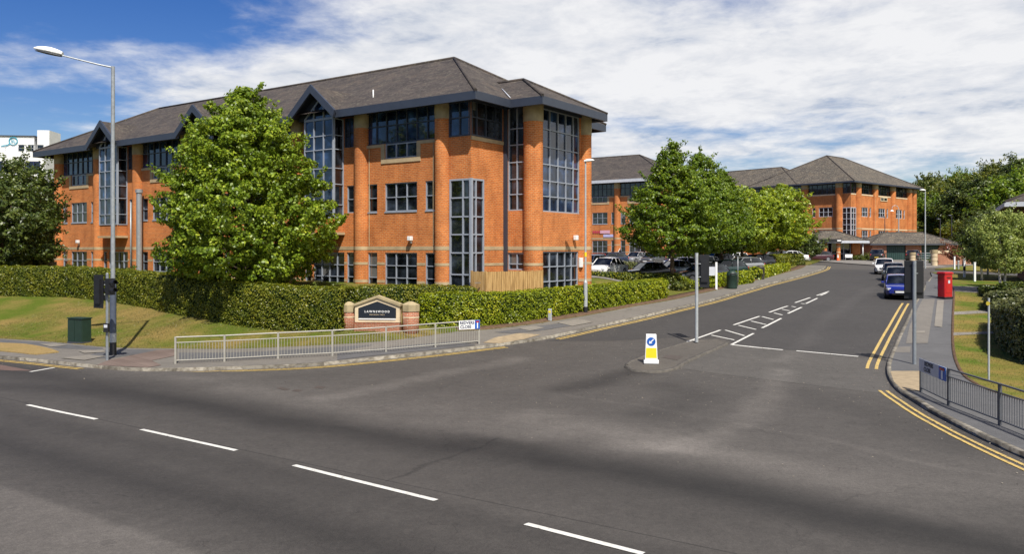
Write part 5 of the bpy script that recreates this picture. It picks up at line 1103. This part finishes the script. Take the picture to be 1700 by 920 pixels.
# wood behind: individual nearer trees, then mass
woods=[(1500,165,318,15,'dark tree at the edge of the woods directly right of the far office roof'),(1530,160,340,17,'dark rounded tree behind the garage block'),(1560,158,330,18,'dark tree behind the garage, above its ridge'),(1590,165,305,20,'mid green tree of the woods right of the garage'),(1623,150,300,20,'large dark tree of the woods above the birches'),(1655,146,330,17,'dense dark tree of the woods above the twin stemmed birch'),(1690,140,290,22,'tall tree of the woods near the right edge'),(1606,140,368,13,'bushy tree before the woods, left of the birches'),(1640,132,350,13,'drooping dark tree before the woods'),(1545,200,296,20,'distant rounded tree on the wooded skyline'),(1600,210,290,22,'lighter green tree on the wooded skyline'),(1650,200,275,22,'tall tree on the wooded skyline, right part'),(1700,190,266,24,'highest tree of the woods at the right edge'),(1730,150,290,22,'tree of the woods just past the right edge')]
protos=[]
for i,(u,yy,vt,w,lab) in enumerate(woods):
    x,y=xy(u,yy); zb=H(x,y); ht=vz(vt,y)-zb; k=i%4
    if k>=len(protos):
        mt=[LF_DARK,LF_MID,LF_HORN,LF_HEDGE][k]
        o=tree('woodland_tree',(x,y,zb),RN,w*.30,ht*.08,ht,mt,lab,'tree','trees of the wood behind the garage',nclump=700,rc=.95,nleaf=70,leaf=.19,lob=.22,seed=50+k,trunk=.25,inner=.3); protos.append((o,ht,w*.30))
    else:
        p0,h0,r0=protos[k]; o=clone(p0,(x,y,zb),i*1.3,lab); s_=w*.30/r0; o.scale=(s_,s_,ht/h0)
# distant wood mass
Cs=[];Ns=[]
g=np.random.default_rng(9)
for k in range(150):
    yy=g.uniform(215,330); u=g.uniform(1400,1820); x=(u-CX)/F*yy; zb=H(x,yy)
    hh=g.uniform(8,13); n=800; d=g.normal(0,1,(n,3)); d/=np.linalg.norm(d,axis=1,keepdims=True); d[:,2]=np.abs(d[:,2])*1.0-.15
    Cs.append(np.array([x,yy,zb+hh*.4])+d*np.array([5,5,hh*.6])*g.uniform(.75,1.05,(n,1))); Ns.append(d+np.array([0,0,.3]))
V,Fq=leaf_quads(np.concatenate(Cs),np.concatenate(Ns),.42); o=mesh_np('distant_woodland',V,Fq,LF_MID); tag(o,'mass of trees on the far hillside','woodland',kind='stuff')

# hedges
def hedge(name,pts,w,tops,mat,label,dens=260,leaf=.06,hf=None,cat='hedge',rough=.09,side=1,round_=.12,loc=None):
    """pts: base front-edge world points; tops: top z at each; body extends w to the left(+)/right(-) of the path"""
    P=[Vector(p[:2]) for p in pts]; Ls=[0]
    for a,b in zip(P,P[1:]): Ls.append(Ls[-1]+(b-a).length)
    n=max(2,int(Ls[-1]/.5)); ring=[]; 
    base=P[0].copy(); z0=min(hf(p.x,p.y) for p in P)
    def at_(t):
        for i in range(len(P)-1):
            if t<=Ls[i+1] or i==len(P)-2:
                f=(t-Ls[i])/(Ls[i+1]-Ls[i]); return P[i].lerp(P[i+1],f),tops[i]+(tops[i+1]-tops[i])*f,(P[i+1]-P[i]).normalized()
    secs=[]
    for i in range(n+1):
        p,zt,d=at_(Ls[-1]*i/n)
        nn=Vector((-d.y,d.x))*side; zb=hf(p.x,p.y); zb2=hf(p.x+nn.x*w,p.y+nn.y*w)
        secs.append((p,nn,zb,zb2,zt))
    # smooth the normals
    q=[]
    for i in range(n+1):
        a=sum((secs[j][1] for j in range(max(0,i-2),min(n,i+2)+1)),Vector((0,0))); q.append(a.normalized())
    prof=[(0.05,0),( -.02,.5),(0,.88),(round_,1),(w/2,1.02),(w-round_,1),(w,.88),(w+.02,.5),(w-.05,0)]
    V=[]
    for i,(p,_,zb,zb2,zt) in enumerate(secs):
        for a,b in prof:
            zz=(zb if a<w/2 else zb2)-.1; V.append((p.x-base.x+q[i].x*a,p.y-base.y+q[i].y*a,zz+(zt-zz)*b-z0))
    k=len(prof); Fq=[(i*k+j,(i+1)*k+j,(i+1)*k+j+1,i*k+j+1) for i in range(n) for j in range(k-1)]
    Va=np.array(V); Fa=np.array(Fq)
    e0=list(range(k)); e1=[n*k+j for j in range(k)]
    caps=[(e0[j],e0[j+1],e0[k-2-j],e0[k-1-j]) for j in range(k//2-1)]+[(e1[j],e1[j+1],e1[k-2-j],e1[k-1-j]) for j in range(k//2-1)]
    allF=np.array(Fq+caps)
    o=empty(name,(base.x,base.y,z0),0,label,cat)
    # shrink the core slightly
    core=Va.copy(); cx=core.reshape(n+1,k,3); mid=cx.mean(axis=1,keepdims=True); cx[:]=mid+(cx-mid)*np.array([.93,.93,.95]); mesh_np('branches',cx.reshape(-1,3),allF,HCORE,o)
    A=Va[allF]; e1_=A[:,1]-A[:,0]; e2_=A[:,3]-A[:,0]; nr=np.cross(e1_,e2_); ar=np.linalg.norm(nr,axis=1)+1e-9; nr/=ar[:,None]
    ctr=A.mean(axis=1); cc_=Va.reshape(n+1,k,3).mean(axis=1); 
    ni=np.minimum(n,np.arange(len(Fq))//(k-1)); ci=np.concatenate([cc_[ni],np.repeat(cc_[:1],len(caps)//2,0),np.repeat(cc_[-1:],len(caps)//2,0)])
    sg=np.sign(((ctr-ci)*nr).sum(1)); sg[sg==0]=1; nr*=sg[:,None]
    N_=int(ar.sum()*dens); idx=rng.choice(len(allF),N_,p=ar/ar.sum()); uu=rng.uniform(0,1,(N_,1)); vv=rng.uniform(0,1,(N_,1)); a=A[idx]
    Pp=(a[:,0]*(1-uu)+a[:,1]*uu)*(1-vv)+(a[:,3]*(1-uu)+a[:,2]*uu)*vv
    wob=.5+.5*np.sin(Pp[:,0]*5.1+Pp[:,2]*7.3)*np.cos(Pp[:,1]*4.3+Pp[:,0]*2.2+Pp[:,2]*3)
    Pp+=nr[idx]*(rng.uniform(-rough,rough*.8,(N_,1))+ (wob[:,None]-.5)*rough*1.2)
    V,F2=leaf_quads(Pp,nr[idx]+np.array([0,0,.35]),leaf,jit=.6); mesh_np('leaves',V,F2,mat,o); return o
def hb(L_): return [GL(*p) for p in L_]
def tops_at(pts,vts): return [vz(v,p[1]) for p,v in zip(pts,vts)]
b=hb([(-90,490),(0,492),(110,494),(180,501),(250,513),(300,525),(380,540),(480,551),(566,552)])
hedge('clipped_hedge',b,1.5,tops_at(b,[444,444,445,450,456,462,470,479,481]),LF_HEDGE,'long dark clipped hedge along the grass bank, left of the brick monument',dens=560,leaf=.044,hf=HLl)
b=[(*xy(560,41.3),0),(*xy(690,41.9),0),(*xy(792,42.9),0)]
hedge('clipped_hedge',b,1.2,[vz(479,41.3),vz(475.5,41.9),vz(479,42.9)],LF_HEDGE,'flat topped hedge directly behind the brick monument',dens=560,leaf=.044,hf=HLl)
b=hb([(698,541),(745,544),(800,543),(860,537),(960,521),(1030,509),(1109,496)])
hedge('laurel_hedge',b,1.0,tops_at(b,[491,489,488.5,487,479,472,465]),LF_LAUREL,'bright yellow green laurel hedge beside the pavement, from the monument to the agent board',dens=600,leaf=.048,hf=HLl,rough=.10)
def hw(L_,w,mat,label,name='clipped_hedge',dens=150,leaf=.08,hf=HLl,side=1,zh=None):
    pts=[(*xy(u,y),0) for u,y,v in L_]; hedge(name,pts,w,[vz(v,y) for u,y,v in L_],mat,label,dens,leaf,hf,side=side,rough=.08)
hw([(978,60,453),(1150,62,456)],1.2,LF_HEDGE,'dark low hedge in shade between the laurel hedge and the parked cars')
hw([(978,74,437),(1058,78,436)],1.8,LF_DRY,'olive clipped hedge in the car park below the white pickup')
hw([(1192,58.5,457),(1252,63,451)],1.0,LF_LAUREL,'short yellow green hedge between the two litter bins','laurel_hedge',160,.09)
hw([(1262,67,446),(1312,82,438)],1.0,LF_LAUREL,'yellow green hedge beyond the brown litter bin','laurel_hedge',140,.1)
hw([(1250,86,428),(1334,97,422)],2.2,LF_HEDGE,'green hedge at the bend of the left pavement below the white estate car','clipped_hedge',120,.1)
# right-hand garden hedges
def hedge_r(pts,w,vt,mat,label,dens=220,leaf=.07,side=1): hedge('clipped_hedge',[(*xy(u,y),0) for u,y in pts],w,[vz(v,y) for (u,y),v in zip(pts,vt)],mat,label,dens,leaf,HRr,side=side,rough=.09,round_=.35)
hedge_r([(1648,41.5),(1658,35.5),(1690,32),(1780,29)],3.5,[499,499,499,500],LF_DRY,'large rounded olive hedge on the right lawn, nearest the camera',side=1)
hedge_r([(1634,49),(1640,45.5),(1780,43)],3.0,[487,485,483],LF_DRY,'dry olive hedge behind the large rounded one at the right edge')
hedge_r([(1625,56),(1632,52),(1668,51)],3.0,[476,476,470],LF_DARK,'dark low evergreen hedge at the foot of the birches')
for u,yy,vt,R_,mt,lab in ((1128,56.5,474,.55,LF_MID,'pale flowering shrub at the end of the laurel hedge'),(1150,58,470,.8,LF_LAUREL,'yellow green shrub left of the agent board'),(1176,58.5,472,.7,LF_LAUREL,'yellow green shrub at the foot of the agent board'),(1200,60,462,.8,LF_HEDGE,'green shrub behind the dark green litter bin'),(1322,96,436,.9,LF_MID,'pale flowering shrub at the end of the hedge by the bend'),(1427,122,423,1.3,LF_MID,'leafy shrub between the porch and the garage'),(1436,121,425,.9,LF_MID,'low flowering shrub beside the black off-road car'),(1560,104,436,1.6,LF_MID,'green shrub below the far brick wall'),(1600,106,434,2.2,LF_LAUREL,'yellow green shrub bed before the far brick wall'),(1640,104,432,2.2,LF_MID,'shrub bed behind the white stakes'),(125,52,440,.6,LF_MID,'tuft growing above the hedge before the left ground floor windows'),(210,51,446,.7,LF_MID,'tuft above the hedge beside the street lamp'),(545,42,480,.9,LF_DARK,'dark shrub behind the hedge end left of the monument')):
    x,y=xy(u,yy); zb=max(HLl(x,y),0) if x<18 or (u<1340) else H(x,y)+.05; hh=max(.5,vz(vt,y)-zb)
    tree('shrub',(x,y,zb),[(0,.7),(.3,1),(.7,.85),(1,.3)],R_,.08,hh,mt,lab,'shrub',nclump=40,rc=.28,nleaf=40,leaf=.07,seed=int(u),trunk=.03,inner=.2,limbs=4)

# ------------------------------------------------------------------ cars
CARP={}
def paintm(n,c,metal=.0): 
    if n not in CARP: CARP[n]=M('car_paint_'+n,c,.28,metal,.03,2,coat=1.0)
    return CARP[n]
def car(loc,rz,pname,pcol,label,cat='car',kind='hatch',name='parked_car',L=4.2,W=1.78,Hh=1.47,front_plate=True,group=None,metal=0):
    o=empty(name,loc,rz,label,cat,group); pm=paintm(pname,pcol,metal); h=W/2; g=.2
    # stations: x (front +), lower z, shoulder z, half width
    if kind=='hatch': st=[(-.5,.42,.80,.80),(-.485,.28,.95,.92),(-.42,.22,.98,.99),(-.1,.2,.95,1),(.15,.2,.93,1),(.22,.2,.90,1),(.38,.21,.80,.97),(.455,.25,.70,.88),(.495,.34,.60,.72)]; cab=[(-.46,-.36,.10,.24)]
    elif kind=='saloon': st=[(-.5,.42,.78,.80),(-.48,.28,.92,.92),(-.34,.22,.96,.99),(-.1,.2,.94,1),(.15,.2,.92,1),(.22,.2,.89,1),(.40,.21,.78,.96),(.46,.25,.68,.88),(.495,.34,.58,.72)]; cab=[(-.36,-.20,.09,.24)]
    elif kind=='suv': st=[(-.5,.45,.95,.85),(-.48,.32,1.1,.94),(-.42,.28,1.12,.99),(-.1,.26,1.08,1),(.15,.26,1.06,1),(.22,.26,1.04,1),(.40,.27,.98,.97),(.465,.3,.88,.9),(.495,.4,.72,.8)]; cab=[(-.475,-.40,.10,.22)]
    else: st=[(-.5,.45,1.15,.9),(-.48,.4,1.2,.97),(-.42,.4,1.2,1),(-.1,.4,1.15,1),(.15,.4,1.12,1),(.24,.4,1.1,1),(.42,.4,1.02,.98),(.475,.42,.92,.92),(.495,.5,.75,.85)]; cab=[(-.49,-.44,.08,.2)]
    m=MB(); rings=[]
    for x,zl,zs,w in st:
        w*=h; rings.append([m.bm.verts.new(q) for q in ((x*L,-w*.9,zl),(x*L,-w,zl+.12),(x*L,-w*1.0,zs-.16),(x*L,-w*.93,zs-.02),(x*L,-w*.6,zs+.03),(x*L,0,zs+.045),(x*L,w*.6,zs+.03),(x*L,w*.93,zs-.02),(x*L,w,zs-.16),(x*L,w,zl+.12),(x*L,w*.9,zl))])
    for A,Bq in zip(rings,rings[1:]):
        for i in range(10): m._fin([m.bm.faces.new((A[i],A[i+1],Bq[i+1],Bq[i]))],True)
        m._fin([m.bm.faces.new((A[10],A[0],Bq[0],Bq[10]))])
    m._fin([m.bm.faces.new(rings[0]),m.bm.faces.new(rings[-1][::-1])]); m.build('body',pm,o)
    xb,xrb,xrf,xf=[q*L for q in cab[0]]; zs=st[3][2]-.03; wt=h*.76; wb=h*.93; zr=Hh
    # glass cabin, painted roof and pillars
    m=MB(); A=[(xb,-wb,zs),(xf,-wb*.97,zs-.03),(xf,wb*.97,zs-.03),(xb,wb,zs)]; T=[(xrb,-wt,zr-.05),(xrf,-wt,zr-.05),(xrf,wt,zr-.05),(xrb,wt,zr-.05)]
    m.quad(*T); [m.quad(A[i],A[(i+1)%4],T[(i+1)%4],T[i]) for i in range(4)]; m.build('windows',CARGLASS,o)
    m=MB(); xm=(xrb+xrf)/2
    rs=[(xrb-.03,wt*.93,zr-.04),(xrb+.25,wt*1.0,zr),(xm,wt*1.02,zr+.03),(xrf-.2,wt,zr),(xrf+.03,wt*.93,zr-.045)]; rg=[]
    for x,w,z in rs: rg.append([m.bm.verts.new(q) for q in ((x,-w*1.03,z-.05),(x,-w*.9,z+.005),(x,0,z+.03),(x,w*.9,z+.005),(x,w*1.03,z-.05))])
    for P_,Q_ in zip(rg,rg[1:]):
        for i in range(4): m._fin([m.bm.faces.new((P_[i],P_[i+1],Q_[i+1],Q_[i]))],True)
    m.build('roof',pm,o)
    for sg in (-1,1):
        for a,t in (((xb,sg*wb,zs),(xrb,sg*wt,zr-.04)),((xf,sg*wb*.97,zs-.03),(xrf,sg*wt,zr-.04)),((xm+.15,sg*wb*.995,zs),(xm+.1,sg*wt*1.01,zr-.04)))+((((xb+xm)/2,sg*wb,zs),((xrb+xm)/2-.1,sg*wt*1.01,zr-.04)),)*(L>4.3 or kind!='hatch'):
            m=MB(); m.tube(a,t,.036,n=6); m.build('pillar',pm,o)
    rw=.33 if kind in('hatch','saloon') else .39
    for sx_ in (-.305,.315):
        for sg in (-1,1):
            m=MB(); m.tube((sx_*L,sg*(h-.04),rw+.03),(sx_*L,sg*(h-.3),rw+.03),rw+.07,n=20); m.build('wheel_arch',BLACK,o)
            m=MB(); m.tube((sx_*L,sg*(h-.02+.015),rw),(sx_*L,sg*(h-.24),rw),rw,n=22); w_=m.build('wheel',TYRE,o)
            m=MB(); m.tube((sx_*L,sg*(h+.005),rw),(sx_*L,sg*(h-.1),rw),rw*.64,n=16); m.build('rim',RIM,w_)
    zf=st[7][2]; wf=h*.80
    for sg in (-1,1):
        m=MB(); m.box((.462*L,sg*wf*.86,zf-.10),(.22,.34,.15),sg*-.5); m.build('headlight',HEAD,o,.03)
        m=MB(); m.box((-.483*L,sg*h*.78,st[1][2]-.14),(.10,.26,.2),sg*.3); m.build('tail_light',LAMPRED,o,.02)
        m=MB(); m.box((xf-.25,sg*(h+.09),zs+.08),(.12,.2,.14)); m.build('door_mirror',pm,o,.03)
    m=MB(); m.box((.492*L,0,zf-.24),(.05,wf*.95,.16)); m.box((.488*L,0,.30),(.06,wf*1.3,.12)); m.build('grille',BLACK,o,.02)
    m=MB(); m.box((.503*L,0,.43 if kind in('hatch','saloon') else .55),(.02,.52,.11)); m.build('number_plate',PLATEW,o)
    m=MB(); m.box((-.503*L,0,.6),(.02,.52,.11)); m.build('number_plate',PLATE,o)
    return o
def carw(u,y,dirdeg,*a,z=None,**k):
    x=(u-CX)/F*y; zz=z if z is not None else H(x,y); return car((x,y,zz),R(dirdeg),*a,**k)
# kerbside row, facing the camera (front towards -y)
rowd=-114
for (cx,cy),pn,pc,lab,kd in (((25.55,53.3),'blue',(.008,.018,.19),'bright blue hatchback facing the camera, nearest of the kerbside row','hatch'),((29.3,61.4),'slate',(.03,.04,.04),'dark grey saloon parked right behind the blue hatchback','saloon'),((32.4,68.6),'ink',(.02,.022,.035),'near black saloon between the dark grey and the white car of the kerbside row','saloon'),((36.2,78.5),'white',(.75,.75,.74),'white hatchback farthest of the kerbside row','hatch')):
    car((cx,cy,H(cx,cy)),R(rowd),pn,pc,lab,kind=kd,group='cars parked along the right kerb')
carw(1357,118.5,172,'maroon',(.05,.008,.015),'dark red hatchback driving away round the bend before the porch',kind='hatch',L=4.3,name='moving_car')
# off-road cars by the garage
carw(1457,118,62,'black',(.012,.012,.016),'black off-road car with rear to the camera beside the garage door',kind='suv',L=4.7,W=1.9,Hh=1.78,group='cars by the garage')
carw(1517,121,58,'black',(.012,.012,.016),'dark estate car behind the stone gate pier',kind='suv',L=4.6,W=1.85,Hh=1.62,group='cars by the garage')
# car park
def lot(u,y,dr,pn,pc,lab,kd='hatch',v=None,**k):
    x=(u-CX)/F*y; z=max(HLl(x,y),0)+.03; return car((x,y,z),R(dr),pn,pc,lab,kind=kd,group='cars in the car park',**k)
lot(1027,110,215,'white',(.75,.75,.74),'white double cab pickup with canopy by the second office building','pickup',L=5.2,W=1.9,Hh=1.85,cat='pickup',name='parked_pickup') 
lot(1057,101,225,'silver',(.38,.39,.40),'silver saloon right of the white pickup','saloon',metal=.5)
lot(1083,98,235,'grey',(.10,.105,.11),'dark grey car third from the left in the back row, right of the silver saloon','hatch',metal=.3)
lot(1122,92,240,'navy',(.02,.03,.06),'navy car in the back row behind the conical trees','saloon')
lot(1008,64,235,'white',(.75,.75,.74),'white saloon low behind the near car park hedge, by the office corner','saloon')
lot(979,66,235,'navy',(.02,.03,.06),'navy car mostly hidden by the near office corner, left of the white saloon')
lot(992,92,90,'red',(.35,.02,.02),'red car beside the near office corner, left of the white pickup')
lot(1013,97,200,'navy',(.02,.03,.06),'small dark car in front of the white pickup')
lot(1120,70,190,'bluegrey',(.16,.20,.25),'blue grey saloon nearest behind the laurel hedge, under the tallest conical tree','saloon',metal=.4)
lot(1128,77,195,'silver',(.38,.39,.40),'silver estate behind the blue grey saloon','hatch',L=4.6,metal=.5)
lot(1185,84,205,'navy',(.02,.03,.06),'dark blue off-road car behind the agent board','suv',Hh=1.75,W=1.85)
lot(1200,70,200,'green',(.01,.03,.028),'very dark green hatchback above the green litter bin','hatch')
lot(1232,77,205,'silver',(.38,.39,.40),'silver hatchback with red rear light between the litter bins','hatch',metal=.5)
lot(1255,88,205,'ink',(.02,.022,.035),'near black car beneath the yellow green trees')
lot(1311,110,182,'white',(.75,.75,.74),'white estate car behind the hedge at the bend','saloon',L=4.8)
lot(1285,112,182,'silver',(.38,.39,.40),'pale car half hidden behind the white estate car','hatch',metal=.5)
lot(1143,101,230,'silver',(.38,.39,.40),'silver car in the back row seen between the conical tree trunks','saloon',metal=.5)
lot(1160,80,200,'grey',(.10,.105,.11),'grey estate car between the tree trunks left of the agent board','hatch',L=4.5,metal=.3)
lot(1075,66,195,'ink',(.02,.022,.035),'near black saloon low behind the shaded hedge, left of the blue grey saloon','saloon')
lot(1166,63,195,'ink',(.02,.022,.035),'near black hatchback directly behind the island signal board')
lot(1216,96,210,'white',(.75,.75,.74),'white hatchback in the back row beneath the yellow green trees')

# ------------------------------------------------------------------ grass blades along the verges
def tufts(name,poly_fn,N_,mat,hf,size,label):
    C=np.array(poly_fn(N_)); n=len(C); a=rng.uniform(0,6.28,n); w=size*.16; hgt=size*rng.uniform(.5,1.3,n); lean=rng.normal(0,.35,(n,2))*hgt[:,None]
    d=np.stack([np.cos(a),np.sin(a),np.zeros(n)],1)*w; top=C+np.stack([lean[:,0],lean[:,1],hgt],1)
    V=np.stack([C-d,C+d,top],1).reshape(-1,3); mesh=mesh_np(name,V,np.arange(n*3).reshape(-1,3),mat); tag(mesh,label,'grass',kind='stuff')
BLADE=leaf_mat('grass_blades',[(.1,(.08,.10,.02)),(.5,(.17,.15,.045)),(.9,(.30,.23,.09))],.3)
def bank_pts(n):
    out=[]
    P=[q for q in PLs if -30<q[0]<2]
    while len(out)<n:
        i=random.randrange(len(P)-1); d=(Vector(P[i+1])-Vector(P[i])).normalized(); nn=Vector((-d.y,d.x)); t=random.random()**1.2*7.5 if P[i][0]<-9 else random.random()*2.5
        x=P[i][0]+d.x*random.random()*.8+nn.x*t; y=P[i][1]+d.y*random.random()*.8+nn.y*t; out.append((x,y,HLl(x,y)-.01))
    return out
tufts('grass_tufts',bank_pts,32000,BLADE,HLl,.07,'short dry grass on the bank')
def lawn_pts(n):
    out=[]
    P=[q for q in PRs if 18<q[1]<55]
    while len(out)<n:
        q=random.choice(P); x=q[0]+random.random()*7+.1; y=q[1]+random.uniform(-.5,.5); out.append((x,y,HRr(x,y)-.01))
    return out
tufts('grass_tufts',lambda n:[p for p in lawn_pts(n) if in_poly(RLP,p[0],p[1])],22000,BLADE,HRr,.06,'short dry grass on the right lawn')

GR_P=[]
for a,b,n_ in ((KLs,1,900),(KRs,-1,700)):
    P_=[q for q in a if 10<q[1]<60]
    for _ in range(n_):
        i=random.randrange(len(P_)-1); d=(Vector(P_[i+1])-Vector(P_[i])).normalized(); nn=Vector((-d.y,d.x)); t=-random.expovariate(2.2)-.02; GR_P.append((P_[i][0]+nn.x*t+d.x*random.random(),P_[i][1]+nn.y*t+d.y*random.random()))
for _ in range(700): GR_P.append((random.gauss(6,5),random.gauss(30,5)))
C=np.array([(x,y,H(x,y)+.014) for x,y in GR_P]); gV,gF=leaf_quads(C,np.tile((0,0,1.0),(len(C),1)),.022,.7,.25); tag(mesh_np('grit',gV,gF,M('grit',(.22,.19,.15),.9,0,.4,30)),'scattered grit and dry leaf litter on the road','grit',kind='stuff')
# ------------------------------------------------------------------ world, sun, camera
SAZ=math.atan2(.26,-.97); SEL=R(54)
w=bpy.data.worlds.new('World'); scene.world=w; w.use_nodes=True; N=w.node_tree.nodes; L=w.node_tree.links
bg=N['Background']; sky=N.new('ShaderNodeTexSky'); sky.sky_type='NISHITA'; sky.sun_disc=False; sky.sun_elevation=SEL; sky.sun_rotation=SAZ; sky.air_density=1.0; sky.dust_density=.4; sky.ozone_density=2.2; sky.altitude=100
bg.inputs['Strength'].default_value=.085
def mth(op,a,b=None,c=None,clamp=False):
    n=N.new('ShaderNodeMath'); n.operation=op; n.use_clamp=clamp
    for i,x in enumerate((a,b,c)):
        if x is None: continue
        if isinstance(x,(int,float)): n.inputs[i].default_value=x
        else: L.new(x,n.inputs[i])
    return n.outputs[0]
tc=N.new('ShaderNodeTexCoord'); sp=N.new('ShaderNodeSeparateXYZ'); L.new(tc.outputs['Generated'],sp.inputs[0]); X,Y_,Z_=sp.outputs
zz=mth('ADD',mth('MAXIMUM',Z_,0),.10); px=mth('DIVIDE',X,zz); py=mth('DIVIDE',Y_,zz)
def noise(s,sx,sy,d,r,rotz=0,off=0,dist=0):
    cb=N.new('ShaderNodeCombineXYZ'); L.new(px,cb.inputs[0]); L.new(py,cb.inputs[1]); cb.inputs[2].default_value=off
    mp=N.new('ShaderNodeMapping'); mp.inputs['Scale'].default_value=(sx,sy,1); mp.inputs['Rotation'].default_value=(0,0,rotz); L.new(cb.outputs[0],mp.inputs[0])
    n=N.new('ShaderNodeTexNoise'); n.inputs['Scale'].default_value=s; n.inputs['Detail'].default_value=d; n.inputs['Roughness'].default_value=r; n.inputs['Distortion'].default_value=dist; L.new(mp.outputs[0],n.inputs['Vector']); return n.outputs['Fac']
n1=noise(.8,1,.8,9,.58,.3,3.1,.3); n2=noise(4.2,1,.9,9,.62,.5,7.7,.2); n3=noise(1.1,.7,1.0,7,.55,-.35,1.7)
# coverage: clear at the left, closed to the right
az=mth('ARCTAN2',X,Y_)
cov=mth('MULTIPLY_ADD',az,2.4,.80)              # az=-.45 -> -.32 ; az=0 -> .62
cov=mth('MINIMUM',mth('MAXIMUM',cov,-.35),.42)
el=mth('ARCTANGENT',mth('DIVIDE',Z_,mth('SQRT',mth('ADD',mth('MULTIPLY',X,X),mth('MULTIPLY',Y_,Y_)))))
# blue wedge upper left: elevation above a line lowers the coverage
wd=mth('MULTIPLY',mth('MAXIMUM',mth('SUBTRACT',el,mth('MULTIPLY_ADD',az,.50,.50)),0),-4.5)
cov=mth('ADD',cov,wd)
# break-up near the right top and along the left low band
lowb=mth('MULTIPLY',mth('MAXIMUM',mth('SUBTRACT',.075,mth('ABSOLUTE',mth('SUBTRACT',el,.175))),0),4.6)
cov=mth('ADD',cov,mth('MULTIPLY',lowb,mth('LESS_THAN',az,-.12)))
cov=mth('ADD',cov,mth('MULTIPLY',mth('MAXIMUM',mth('SUBTRACT',.135,el),0),mth('MULTIPLY',mth('MINIMUM',mth('MAXIMUM',mth('ADD',az,-.02),0),.2),-24)))
den=mth('ADD',mth('ADD',mth('MULTIPLY',n1,.9),mth('MULTIPLY',n2,.35)),mth('MULTIPLY',n3,.75)); den=mth('ADD',mth('SUBTRACT',den,1.0),mth('MULTIPLY',cov,.62))
mr=N.new('ShaderNodeMapRange'); mr.interpolation_type='SMOOTHSTEP'; mr.inputs['From Min'].default_value=-.10; mr.inputs['From Max'].default_value=.24; L.new(den,mr.inputs['Value'])
cr=ramp(N,[(.38,(.54,.60,.71)),(.46,(.76,.79,.85)),(.53,(.88,.89,.92)),(.60,(.98,.98,.99))])
L.new(mth('ADD',mth('MULTIPLY',n2,.62),mth('MULTIPLY',n3,.42)),cr.inputs['Fac'])
bg2=N.new('ShaderNodeBackground'); L.new(cr.outputs[0],bg2.inputs['Color']); bg2.inputs['Strength'].default_value=.72
hs=N.new('ShaderNodeHueSaturation'); hs.inputs['Saturation'].default_value=1.42; hs.inputs['Hue'].default_value=.52; hs.inputs['Value'].default_value=.9; L.new(sky.outputs[0],hs.inputs['Color']); L.new(hs.outputs[0],bg.inputs['Color'])
mx=N.new('ShaderNodeMixShader'); L.new(mth('MULTIPLY',mr.outputs[0],.96),mx.inputs[0]); L.new(bg.outputs[0],mx.inputs[1]); L.new(bg2.outputs[0],mx.inputs[2]); L.new(mx.outputs[0],N['World Output'].inputs['Surface'])
sd=Vector((.26*math.cos(SEL),-.97*math.cos(SEL),math.sin(SEL)))
sl=bpy.data.lights.new('sun','SUN'); sl.energy=4.8; sl.angle=R(.53); sl.color=(1,.95,.87); so=bpy.data.objects.new('sun',sl); col.objects.link(so); so.rotation_euler=sd.to_track_quat('Z','Y').to_euler(); so.location=(0,0,50)
cam=bpy.data.cameras.new('camera'); co=bpy.data.objects.new('camera',cam); col.objects.link(co); co.location=(0,0,CZ); co.rotation_euler=(R(90),0,0)
cam.sensor_width=36; cam.lens=36*F/1700; cam.shift_y=-(460-HV)/1700; cam.clip_end=3000; cam.clip_start=.1; scene.camera=co
vs=scene.view_settings; vs.view_transform='Standard'; vs.look='None'; vs.exposure=.38; vs.gamma=1
